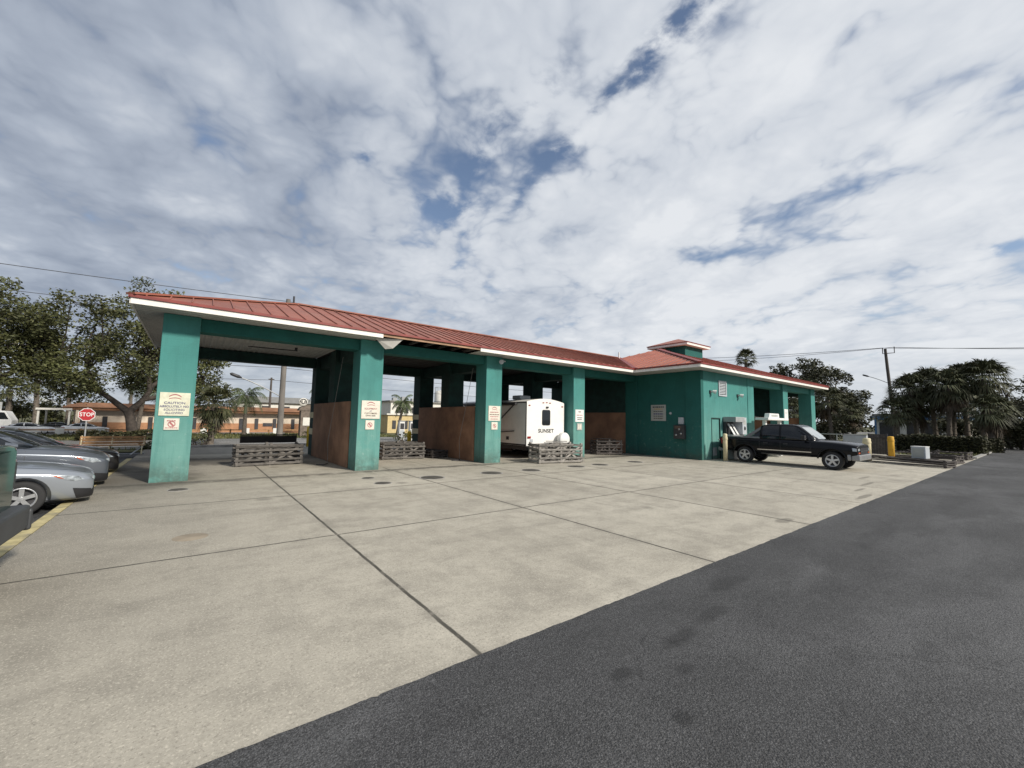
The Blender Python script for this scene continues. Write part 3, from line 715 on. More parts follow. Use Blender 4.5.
# roof: a long hip over the bays running into the taller hip of the office wing
T = math.tan(R(18.75))
E0, E1 = 13.72, 22.62; YR = (E0+E1)/2; ZR = EZ + T*(YR-E0); XL = -1.42
WX0, WX1, WY0 = 19.0, 37.75, 10.0; WYR = (WY0+E1)/2; ZW = EZ + T*(WYR-WY0)
XRG = WX0 + (ZR-EZ)/T
rf = MB()
rf.poly([(XL,E0,EZ),(WX0,E0,EZ),(XRG,YR,ZR),(XL+YR-E0,YR,ZR)])
rf.poly([(XL,E1,EZ),(XL,E0,EZ),(XL+YR-E0,YR,ZR)])
rf.poly([(WX0,E1,EZ),(XL,E1,EZ),(XL+YR-E0,YR,ZR),(XRG,YR,ZR)])
def seam(p, q): rf.bar(Vector(p)+Vector((0,0,.012)), Vector(q)+Vector((0,0,.012)), .03, .045)
n = 0; x = XL+.3
while x < WX0+3.6:
    ytop = min(YR, E0+(x-XL)); yb = E0 if x <= WX0 else E0+(x-WX0)
    if ytop > yb+.05: seam((x,yb,EZ+T*(yb-E0)), (x,ytop,EZ+T*(ytop-E0))); seam((x,E1-(yb-E0),EZ+T*(yb-E0)), (x,E1-(ytop-E0),EZ+T*(ytop-E0)))
    x += .46
y = E0+.3
while y < E1:
    d = min(y-E0, E1-y); seam((XL,y,EZ), (XL+d,y,EZ+T*d)); y += .46
main_roof = rf.build('roof', M['roof'], bld, fix=False)
rc = MB()
for p, q in (((XL,E0,EZ),(XL+YR-E0,YR,ZR)), ((XL,E1,EZ),(XL+YR-E0,YR,ZR)), ((XL+YR-E0,YR,ZR),(XRG,YR,ZR))):
    rc.bar(Vector(p)+Vector((0,0,.03)), Vector(q)+Vector((0,0,.03)), .26, .05)
rc.build('ridge_cap', M['roof'], main_roof)
rf = MB(); h = WYR-WY0
rf.poly([(WX0,WY0,EZ),(WX1,WY0,EZ),(WX1-h,WYR,ZW),(WX0+h,WYR,ZW)])
rf.poly([(WX0,E1,EZ),(WX0,WY0,EZ),(WX0+h,WYR,ZW)])
rf.poly([(WX1,E1,EZ),(WX0,E1,EZ),(WX0+h,WYR,ZW),(WX1-h,WYR,ZW)])
rf.poly([(WX1,WY0,EZ),(WX1,E1,EZ),(WX1-h,WYR,ZW)])
x = WX0+.3
while x < WX1:
    d = min(x-WX0, h, WX1-x); seam((x,WY0,EZ), (x,WY0+d,EZ+T*d)); x += .46
y = WY0+.3
while y < E1:
    d = min(y-WY0, E1-y); a = max(0, min(y-E0, E1-y)) if y > E0 else 0
    if d > a+.02: seam((WX0+a,y,EZ+T*a), (WX0+d,y,EZ+T*d))
    seam((WX1,y,EZ), (WX1-d,y,EZ+T*d)); y += .46
wing_roof = rf.build('roof', M['roof_wing'], bld, fix=False)
rc = MB()
for p, q in (((WX0,WY0,EZ),(WX0+h,WYR,ZW)), ((WX1,WY0,EZ),(WX1-h,WYR,ZW)), ((WX0+h,WYR,ZW),(WX1-h,WYR,ZW)), ((WX0,E0,EZ),(XRG,YR,ZR))):
    rc.bar(Vector(p)+Vector((0,0,.03)), Vector(q)+Vector((0,0,.03)), .26, .05)
rc.build('ridge_cap', M['drip'], wing_roof)
MB().tube([(23.2,YR-.15,ZR-.2),(23.2,YR-.15,ZR+.38)], .05, 8).build('vent_pipe', M['white'], main_roof)
MB().tube([(2.9,YR,ZR-.1),(2.9,YR,ZR+.32)], .035, 8).build('vent_pipe', M['dark_metal'], main_roof)
# fascia boards (the white one is missing over part of the second bay) and soffits
def fascia(name, pts, z0, z1, t, m, parent):
    mb = MB()
    for p, q in zip(pts, pts[1:]):
        mb.bar((p[0],p[1],(z0+z1)/2), (q[0],q[1],(z0+z1)/2), t, z1-z0)
    return mb.build(name, m, parent)
fascia('fascia_board', [(XL+.02,E1-.02),(XL+.02,E0+.03),(4.98,E0+.03)], 4.545, 4.69, .05, M['fascia'], bld)
fascia('fascia_board', [(8.95,E0+.03),(WX0+.03,E0+.03)], 4.545, 4.69, .05, M['fascia'], bld)
fascia('fascia_board', [(WX0+.03,E0+.002),(WX0+.03,WY0+.03),(WX1-.03,WY0+.03),(WX1-.03,E1-.03)], 4.55, 4.69, .05, M['fascia'], bld)
fascia('bare_fascia_board', [(4.985,E0+.05),(8.945,E0+.05)], 4.60, 4.685, .04, M['tanwood'], bld)
fascia('drip_edge', [(XL,E1),(XL,E0),(WX0-.04,E0)], 4.694, 4.765, .07, M['drip'], main_roof)
fascia('drip_edge', [(WX0,E0+.05),(WX0,WY0),(WX1,WY0),(WX1,E1)], 4.694, 4.767, .07, M['drip'], wing_roof)
def soffit(x0, x1, y0, y1, m=M['soffit']):
    mb = MB(); n = max(1, int((y1-y0)/.2))
    for j in range(n):
        a, b = y0+(y1-y0)*j/n, y0+(y1-y0)*(j+1)/n; z = SZ+.008
        mb.add([(x0,a,z),(x1,a,z),(x1,b-.02,z),(x0,b-.02,z),(x0,b-.02,z+.02),(x1,b-.02,z+.02),(x0,b,z+.02),(x1,b,z+.02)], [(0,1,2,3),(3,2,5,4),(4,5,7,6)])
    return mb.build('soffit', m, bld, fix=False)
soffit(XL+.05, 4.98, E0+.055, Yf+.2); soffit(8.95, WX0+.06, E0+.055, Yf+.2)
soffit(XL+.05, PX[0]+.1, Yf+.2, E1); soffit(WX0+.06, WX1-.05, WY0+.055, Yw+.05); soffit(WX0+.06, XO, Yw+.05, Yf+.3); soffit(PX[7]+.5, WX1-.05, Yw, E1)
raft = MB()
for j in range(7): raft.box(5.15+j*.6, 5.19+j*.6, E0+.08, Yf+.6, 4.60, 4.69)
raft.build('rafters', M['wood_dark'], bld)
MB().poly([(4.98,E0+.1,4.705),(8.95,E0+.1,4.705),(8.95,Yf+.8,4.715+T*.7),(4.98,Yf+.8,4.715+T*.7)]).build('roof_deck', M['wood_dark'], bld)
hp = MB(); hp.add([(4.78,13.95,4.55),(5.72,13.80,4.60),(5.42,13.95,4.26),(5.18,14.05,4.22),(5.0,14.25,4.50)], [(0,1,2,3),(0,3,4)])
hp.build('hanging_soffit_panel', M['soffit'], bld, fix=False)
# cupola on the wing ridge
cx, cy, s = 27.85, 16.29, 1.18
cu = MB().box(cx-s, cx+s, cy-s, cy+s, 6.2, 7.22).build('cupola', M['teal_shade'], bld)
o_ = s+.42; cr = MB()
za, zb = 7.40, 7.98
cr.add([(cx-o_,cy-o_,za),(cx+o_,cy-o_,za),(cx+o_,cy+o_,za),(cx-o_,cy+o_,za),(cx,cy,zb)], [(0,1,4),(1,2,4),(2,3,4),(3,0,4)])
crf = cr.build('cupola_roof', M['roof_wing'], cu, fix=False)
cf = MB(); cf.box(cx-o_+.04, cx+o_-.04, cy-o_+.04, cy+o_-.04, 7.20, 7.36); cf.build('cupola_fascia', M['fascia'], cu)
cf = MB(); cf.box(cx-o_, cx+o_, cy-o_, cy+o_, 7.355, 7.402); cf.build('cupola_drip_edge', M['drip'], cu)
# tall lamp heads on the columns
sl = MB(); sl.tube([(10.75, Yf-.02, 4.40), (10.45, Yf-.22, 4.36)], .03, 8); sl.tube([(10.52, Yf-.16, 4.38), (10.32, Yf-.34, 4.30)], [.07,.10], 10)
sl.build('floodlight', M['lightgrey'], bld)
# swinging wash boom under the ceiling of the first bay
bm_ = MB(); bm_.tube([(3.05, 17.9, 4.5), (3.05, 17.9, 4.36)], .05, 8); bm_.tube([(3.05, 17.9, 4.38), (2.6, 17.4, 4.30), (1.4, 17.2, 4.26)], .022, 6)
bm_.build('wash_boom', M['dark_metal'], bld)
# hoses hanging beside the partitions
hz = thing('wash_hose', 'thin pale hose hanging in front of the first brown partition', 'hose', (4.3, 16.6, 0), group='wash hoses')
MB().tube([(.1,-.3,4.1),(.02,-.1,3.0),(-.05,.1,2.0),(-.12,.35,.9),(-.1,.3,.06)], .009, 6).build('hose', M['hose_pale'], hz)
MB().tube([(-.1,.3,.05),(-.3,.1,.03),(-.5,.3,.03)], .02, 6).build('wand', M['dark_metal'], hz)
h2 = copy_tree(hz); h2.location = (9.6, 15.75, 0); h2['label'] = 'thin pale hose hanging in front of the wide brown partition, second from left'

# drain covers
dc = thing('drain_cover', 'round dark pit cover on the concrete in front of the leftmost pillar', 'manhole cover', (-.15,12.95,.004), group='pit covers in the apron')
MB().lathe([(.001,.012),(.30,.012),(.335,.006),(.35,0)], 32).build('lid', M['cover'], dc)
fr_ = MB().lathe([(.355,.001),(.385,.008),(.40,0)], 32).build('ring', M['kerb_grey'], dc); dc.scale = (.55, .55, 1)
for (x, y, sc_, lb) in [(4.33,12.67,.5,'smaller dark pit cover just in front of the second pillar'), (4.36,11.52,.62,'small dark pit cover second out from the second pillar'), (6.05,11.85,1,'round dark pit cover right of the small pair by the second pillar'),
                     (8.3,11.85,1,'round dark pit cover in front of the third pillar, left of the joint'), (10.03,11.79,.95,'round dark pit cover in front of the trailer bay'),
                     (12.48,11.85,.95,'round dark pit cover before the crate behind which the trailer stands'), (13.93,11.83,.95,'round dark pit cover in front of the fourth pillar'), (16.43,11.86,.95,'round dark pit cover nearest the office wall')]:
    c_ = copy_tree(dc); c_.location = (x, y, .004); c_.scale = (sc_, sc_, 1); c_['label'] = lb
tag(MB().lathe([(.001,.006),(.20,.006),(.22,.003)], 28).build('round_patch', M['rustpatch'], loc=(.1, 7.95, .002)), 'small round tan patch set in the open concrete on the left', 'patch')

# ------------------------------------------------------------------ signs
def sign(name, label, x, z, w_, h_, m, lines, emblem=None, y=Yf, rz=0, xx=None, group='signs on the pillars'):
    t = thing(name, label, 'sign', (x, y-.004, z), rz, group)
    MB().box(-w_/2, w_/2, -.022, 0, -h_/2, h_/2).build('panel', m, t, bevel=.004)
    for (body, size, dz, mt, bold, sx) in lines:
        if body.startswith('#'):
            mb = MB(); r_ = random.Random(body); cur = -w_*.40*float(body[1:]); end = -cur
            while cur < end-.02:
                l_ = min(r_.uniform(.05, .16)*w_, end-cur); mb.box(cur, cur+l_, -.0245, -.0221, dz-size*.35, dz+size*.35); cur += l_+.018*w_*1.4
            mb.build('small_print', mt, t)
        else: text_part(body, size, mt, t, (0, -.024, dz), sx=sx, bold=bold)
    if emblem == 'arc':
        mb = MB(); a = [(-.2*w_+.4*w_*j/12) for j in range(13)]
        for base, amp, th in ((h_*.30, .09*h_, .05*h_), (h_*.205, .05*h_, .035*h_)):
            for j in range(12):
                z0 = base+amp*(1-(a[j]/(.2*w_))**2); z1_ = base+amp*(1-(a[j+1]/(.2*w_))**2)
                mb.add([(a[j],-.0235,z0),(a[j+1],-.0235,z1_),(a[j+1],-.0235,z1_+th),(a[j],-.0235,z0+th)], [(0,1,2,3)])
        mb.build('emblem', M['ink_red'], t, fix=False)
    if emblem == 'ring':
        mb = MB(); n_ = 28; r1, r2 = h_*.20, h_*.27
        for j in range(n_):
            p, q = 2*PI*j/n_, 2*PI*(j+1)/n_
            mb.add([(r1*math.cos(p),-.0235,r1*math.sin(p)),(r2*math.cos(p),-.0235,r2*math.sin(p)),(r2*math.cos(q),-.0235,r2*math.sin(q)),(r1*math.cos(q),-.0235,r1*math.sin(q))], [(0,1,2,3)])
        d_ = r1*.72; mb.add([(-d_-.02,-.0236,d_),(-d_+.02,-.0236,d_+.02),(d_+.02,-.0236,-d_),(d_-.02,-.0236,-d_-.02)], [(0,1,2,3)])
        mb.build('emblem', M['ink_red'], t, fix=False)
    return t
sign('large_sign', 'large cream sign with maroon arc and navy capitals on the leftmost pillar', -.40, 2.09, .65, .63, M['cream'],
     [('CAUTION', .088, .03, M['ink_navy'], .0015, 1.1), ('ABSOLUTELY NO', .078, -.065, M['ink_navy'], .0015, .98), ('SOLICITING', .08, -.155, M['ink_navy'], .001, 1.0), ('ALLOWED', .078, -.24, M['ink_navy'], .001, 1.0)], 'arc')
sign('small_sign', 'small pinkish notice below the large cream sign on the leftmost pillar', -.43, 1.55, .32, .31, M['signwhite'], [('#0.8', .04, .09, M['ink_red'], 0, 1), ('#1', .03, -.10, M['ink_red'], 0, 1)], 'ring')
sign('large_sign', 'pale sign with red arc and black capitals on the second pillar', 4.94, 2.10, .65, .63, M['signwhite'],
     [('EQUIPMENT', .078, .03, M['ink_red'], .001, 1.0), ('AT', .066, -.05, M['ink_navy'], .001, 1.0), ('CUSTOMERS', .076, -.13, M['ink_brown'], .001, 1.0), ('OWN RISK', .07, -.21, M['ink_black'], .001, 1.0)], 'arc')
sign('small_sign', 'small square white notice with red ring on the second pillar', 4.93, 1.57, .31, .32, M['signwhite'], [], 'ring')
sign('large_sign', 'white sign with red print on the pillar left of the trailer', 10.24, 2.1, .61, .64, M['signwhite'],
     [('#0.9', .055, .05, M['ink_red'], 0, 1), ('#1', .05, -.05, M['ink_brown'], 0, 1), ('#0.9', .05, -.14, M['ink_red'], 0, 1), ('#0.8', .045, -.24, M['ink_red'], 0, 1)], 'arc')
sign('small_sign', 'small white notice with red ring on the pillar left of the trailer', 10.26, 1.57, .32, .32, M['signwhite'], [], 'ring')
sign('large_sign', 'white sign with grey print on the pillar right of the trailer', 15.52, 2.11, .62, .62, M['white'],
     [('#0.35', .08, .20, M['ink_brown'], 0, 1), ('#0.9', .055, .03, M['ink_red'], 0, 1), ('#0.75', .06, -.10, M['ink_black'], 0, 1), ('#0.7', .06, -.19, M['ink_black'], 0, 1)])
t_ = sign('framed_notice', 'narrow grey framed notice under the white sign right of the trailer', 15.52, 1.56, .37, .34, M['signgrey'], [])
pp = MB(); pp.box(-.12, -.01, -.026, -.0225, -.12, .12); pp.box(.015, .12, -.026, -.0225, -.12, .12); pp.build('notice_sheet', M['signwhite'], t_)
sign('wall_sign', 'pale grey rate board with dark print on the shaded office wall', XO, 2.38, .92, .88, M['signgrey'],
     [('#0.95', .09, .32, M['ink_black'], 0, 1), ('#0.7', .09, .21, M['tan_ink'], 0, 1), ('#0.8', .05, .08, M['ink_black'], 0, 1), ('#0.8', .09, -.06, M['ink_navy'], 0, 1), ('#0.8', .06, -.18, M['ink_black'], 0, 1), ('#0.8', .07, -.30, M['ink_brown'], 0, 1)], y=13.18, rz=R(-90), group='signs on the office')
bpy.data.objects[[o.name for o in COL.objects if o.name.startswith('wall_sign')][0]].location.x = XO-.004
sign('wing_sign', 'plain white notice on the middle pillar of the right wing', 31.38, 2.55, .62, .70, M['white'], [('#0.5', .06, .1, M['signgrey'], 0, 1)], y=Yw, group='signs on the office')
# coin meter on the shaded wall
mt = thing('coin_meter', 'dark wall box with pale grey panel above on the shaded office wall', 'coin box', (XO-.004, 11.85, 1.02), R(-90))
MB().box(-.30, .30, -.24, 0, 0, .72).build('housing', M['dark_metal'], mt, bevel=.02)
MB().box(-.10, .18, -.10, 0, .76, 1.12).build('panel', M['lightgrey'], mt, bevel=.01)
kb_ = MB()
for a_, b_ in ((-.15,.2),(.12,.28),(.02,.5)): kb_.lathe([(.001,-.265),(.05,-.262),(.055,-.24)], 12, 'y', (a_, 0, b_))
kb_.build('coin_slots', M['metal'], mt); MB().box(-.22,.1,-.246,-.2401,.52,.66).build('display', M['ink_brown'], mt)
tag(MB().lathe([(.001,-.06),(.06,-.05),(.075,0)], 14, 'x').build('door_bell', M['lightgrey'], loc=(XO-.002, 12.45, 2.36)), 'small round pale bell on the shaded office wall beside the rate board', 'bell')

# ------------------------------------------------------------------ vehicles
def dispose(o): bpy.data.objects.remove(o)
def sedan(name, label, paint, loc, rz=0, detail=True, scale=1.0, cat='car', group=None, suv=0.0, rimm=None, angry=True):
    t = thing(name, label, cat, loc, rz, group)
    h = suv
    def S(x, hw, zb, zs, zt, cr=.03): return (x, [(0,zb),(hw*.82,zb),(hw*.975,zb+.07),(hw*1.0,(zb+zs)*.5),(hw*1.0,zs-.05),(hw*.985,zs-.005),(hw*.955,zs+.015),(hw*.90,zt-.012),(hw*.84,zt),(hw*.5,zt+cr*.7),(0,zt+cr)])
    st = [S(-2.335,.70,.42,.80+h,.93+h), S(-2.32,.76,.34,.83+h,.98+h), S(-2.2,.85,.26,.86+h,1.03+h), S(-1.9,.885,.22,.88+h,1.045+h), S(-1.3,.90,.18,.90+h,1.00+h), S(0,.90,.17,.87+h,.95+h), S(.75,.90,.17,.84+h,.94+h),
          S(1.05,.90,.18,.82+h,.93+h,.045), S(1.5,.895,.19,.78+h,.88+h,.05), S(1.9,.88,.19,.73+h*.95,.815+h,.05), S(2.12,.85,.19,.69+h*.9,.765+h*.9,.04), S(2.25,.79,.19,.65+h*.9,.725+h*.9,.03), S(2.32,.73,.21,.62+h*.8,.69+h*.8,.02), S(2.345,.68,.26,.60+h*.8,.665+h*.8,.015)]
    cut = []
    if detail:
        for x in (1.38, -1.32):
            for s in (-1, 1): cut.append(arch_cutter(x, .33, .385, s*.62, s*1.1))
    body = loft(st, 'body', paint, t, 2, cut)
    gw = [(-1.95, 1.02+h, .80, .55, 1.01+h), (-1.5, 1.01+h, .82, .60, 1.24+h), (-.95, .99+h, .83, .61, 1.40+h*1.1), (-.3, .97+h, .83, .62, 1.44+h*1.1), (.2, .96+h, .83, .62, 1.41+h*1.1), (.75, .94+h, .82, .62, 1.18+h), (1.2, .91+h, .80, .62, .94+h)]
    gst = [(x, [(0,zb-.05),(wb*.9,zb-.05),(wb,zb),(wb*.5+wt*.5+.02,(zb+zr)*.5),(wt+.01,zr-.035),(wt*.8,zr),(0,zr+.02)]) for x, zb, wb, wt, zr in gw]
    gl = loft(gst, 'windows', M['glass'], t, 2)
    # roof skin and pillars over the glass
    bg_ = bvh_of(gl)
    patch(bg_, [(-1.05,-.60),(.18,-.60),(.30,-.3),(.32,.3),(.18,.60),(-1.05,.60)], 'top', 'roof', paint, t, .012, 4)
    for s in (-1, 1):
        for pts in ([(.30,1.42+h*1.1),(.16,1.42+h*1.1),(1.02,.90+h),(1.17,.90+h)], [(-.42,1.46+h),(-.36,.92+h),(-.47,.92+h),(-.51,1.46+h)], [(-1.05,1.43+h),(-1.75,1.02+h),(-1.45,1.0+h),(-1.0,1.32+h)], [(-1.1,1.44+h*1.1),(.3,1.44+h*1.1),(.3,1.375+h*1.1),(-1.1,1.375+h*1.1)]):
            patch(bg_, pts, 'side', 'pillar', paint, gl, .010, 3, s)
    bb = bvh_of(body)
    for s in (-1, 1):
        def q(p): return [(a*s if False else a, b) for a, b in p]
        # headlamp wraps the corner: drawn from the side and from the front
        patch(bb, [(1.78,.730+h*.9),(2.10,.69+h*.85),(2.20,.61+h*.8),(2.05,.595+h*.8),(1.92,.635+h*.85)], 'side', 'headlight', M['lens'], t, .008, 3, s)
        f = patch(bb, [(s*.42,.63+h*.8),(s*.70,.665+h*.85),(s*.76,.65+h*.85),(s*.72,.595+h*.8),(s*.46,.585+h*.8)], 'front', 'headlight', M['lens'], t, .010, 3)
        patch(bb, [(1.72,.74+h*.9),(1.79,.728+h*.9),(1.91,.655+h*.85),(1.85,.665+h*.85)], 'side', 'side_marker', M['amber'], t, .011, 2, s)
        patch(bb, [(-2.3,.86+h),(-2.0,.90+h),(-1.9,.82+h),(-2.26,.76+h)], 'side', 'tail_light', M['redlens'], t, .008, 2, s)
        patch(bb, [(.95,s*.80),(1.6,s*.77),(2.2,s*.66),(2.2,s*.645),(1.6,s*.755),(.95,s*.785)], 'top', 'bonnet_gap', M['black'], t, .004, 5)
        if detail:
            patch(bb, [(.98,.87+h),(.99,.87+h),(.99,.28),(.98,.28)], 'side', 'door_gap', M['black'], t, .004, 5, s)
            patch(bb, [(-.44,.90+h),(-.43,.90+h),(-.43,.26),(-.44,.26)], 'side', 'door_gap', M['black'], t, .004, 5, s)
            patch(bb, [(.92,.30),(-.9,.30),(-.9,.24),(.92,.24)], 'side', 'sill', M['black'], t, .006, 3, s)
            patch(bb, [(-.05,.80+h),(.16,.80+h),(.16,.775+h),(-.05,.775+h)], 'side', 'handle', paint, t, .03, 2, s)
            mi = MB(); mi.tube([(.80, s*.86, .98+h), (.80, s*.98, 1.0+h)], .03, 8); mi.tube([(.70, s*1.02, 1.0+h), (.88, s*1.0, .99+h)], [.085, .05], 12)
            mi.build('mirror', paint, t)
    patch(bb, [(-.62,.40),(-.48,.50+h*.5),(.48,.50+h*.5),(.62,.40),(.70,.27),(-.70,.27)], 'front', 'grille', M['black'], t, .008, 4)
    if angry:
        for s in (-1, 1):
            patch(bb, [(s*.60,.47+h*.5),(s*.75,.40),(s*.80,.26),(s*.62,.25)], 'front', 'bumper_inlet', M['black'], t, .010, 3)
            patch(bb, [(2.04,.46),(2.30,.42),(2.30,.25),(2.10,.25)], 'side', 'bumper_inlet', M['black'], t, .010, 3, s)
    patch(bb, [(-.30,.575+h*.7),(.30,.575+h*.7),(.26,.53+h*.7),(-.26,.53+h*.7)], 'front', 'badge_bar', M['black'], t, .010, 2)
    patch(bb, [(1.6,.245),(2.3,.245),(2.3,.215),(1.6,.215)], 'side', 'splitter', M['silver_bumper'] if detail else M['black'], t, .012, 3, -1)
    for x in (1.38, -1.32):
        for s in (-1, 1): wheel(t, x, s*.78, .32, .21, s, 5 if detail else 6, .64, rimm)
    t.scale = (scale,)*3
    return t
sedan('parked_car', 'pale blue grey sedan with its nose over the painted kerb, nearest of the noses', M['paint_blue'], (-3.93, 12.45, -.13), R(9), group='cars parked on the left')
sedan('parked_car', 'darker slate grey sedan parked just beyond the pale blue grey one', M['paint_slate'], (-4.10, 15.05, -.13), R(8), suv=.13, scale=1.04, group='cars parked on the left')
sedan('parked_car', 'black sedan mostly hidden beyond the slate grey car', M['paint_black'], (-4.1, 17.9, -.13), R(8), suv=.02, group='cars parked on the left')

# dark green pickup whose tail end shows at the edge
def green_pickup(loc, rz):
    t = thing('pickup_truck', 'dark green pickup with grey rear bumper and chrome hitch, tail towards the kerb', 'pickup truck', loc, rz)
    def S(x, hw, zb, zs, zt, cr=.0): return (x, [(0,zb),(hw*.86,zb),(hw*.98,zb+.10),(hw,(zb+zs)*.5),(hw*.985,zs),(hw*.93,zt),(hw*.5,zt+cr),(0,zt+cr)])
    st = [S(-2.75,.95,.64,1.23,1.35),S(-2.745,.96,.63,1.24,1.36),S(-2.70,.97,.60,1.25,1.37),S(-2.2,.97,.52,1.25,1.37),S(-1.0,.98,.48,1.24,1.36),S(0,.98,.46,1.2,1.32),S(1.2,.98,.48,1.18,1.27,.03),S(2.0,.96,.50,1.12,1.2,.04),S(2.55,.90,.52,1.02,1.10,.03),S(2.72,.80,.56,.9,1.0,.02)]
    cut = [arch_cutter(x, .38, .46, s*.66, s*1.2) for x in (1.75, -1.65) for s in (-1, 1)]
    body = loft(st, 'body', M['paint_green'], t, 2, cut); bb = bvh_of(body)
    gst = [(x, [(0,zb-.05),(wb*.9,zb-.05),(wb,zb),((wb+wt)/2+.02,(zb+zr)/2),(wt,zr-.04),(wt*.8,zr),(0,zr+.02)]) for x, zb, wb, wt, zr in ((-.85,1.34,.86,.70,1.36),(-.75,1.34,.88,.70,1.80),(.2,1.32,.88,.70,1.86),(.55,1.30,.88,.69,1.82),(1.35,1.26,.86,.66,1.27))]
    loft(gst, 'cab', M['glass'], t, 2)
    tg = patch(bb, [(-.80,1.30),(.80,1.30),(.80,.72),(-.80,.72)], 'rear', 'tailgate', M['paint_green'], t, .02, 4)
    patch(bb, [(-.16,1.20),(.16,1.20),(.16,1.08),(-.16,1.08)], 'rear', 'handle', M['black'], tg, .03, 2)
    for s in (-1, 1):
        patch(bb, [(s*.83,1.18),(s*.91,1.18),(s*.91,.92),(s*.83,.92)], 'rear', 'tail_light', M['bumper_grey'], t, .012, 3)
    b = MB(); b.box(-2.88, -2.68, -.95, .95, .50, .74); b.box(-2.9, -2.3, -.955, -.90, .48, .70); b.box(-2.9, -2.3, .90, .955, .48, .70)
    b.build('bumper', M['bumper_grey'], t, bevel=.04)
    hb = MB(); hb.bar((-2.8,.35,.42), (-3.0,.35,.42), .07, .06); hb.tube([(-2.96,.35,.44),(-2.96,.35,.54)], .02, 8); hb.tube([(-2.96,.35,.53),(-2.96,.35,.56),(-2.96,.35,.60)], [.015,.032,.01], 10)
    hb.build('tow_hitch', M['chrome'], t)
    for x in (1.75, -1.65):
        for s in (-1, 1): wheel(t, x, s*.84, .38, .25, s, 6)
    return t
gp = green_pickup((-4.80, 6.44, -.13), R(180)); gp.scale = (1.16,)*3

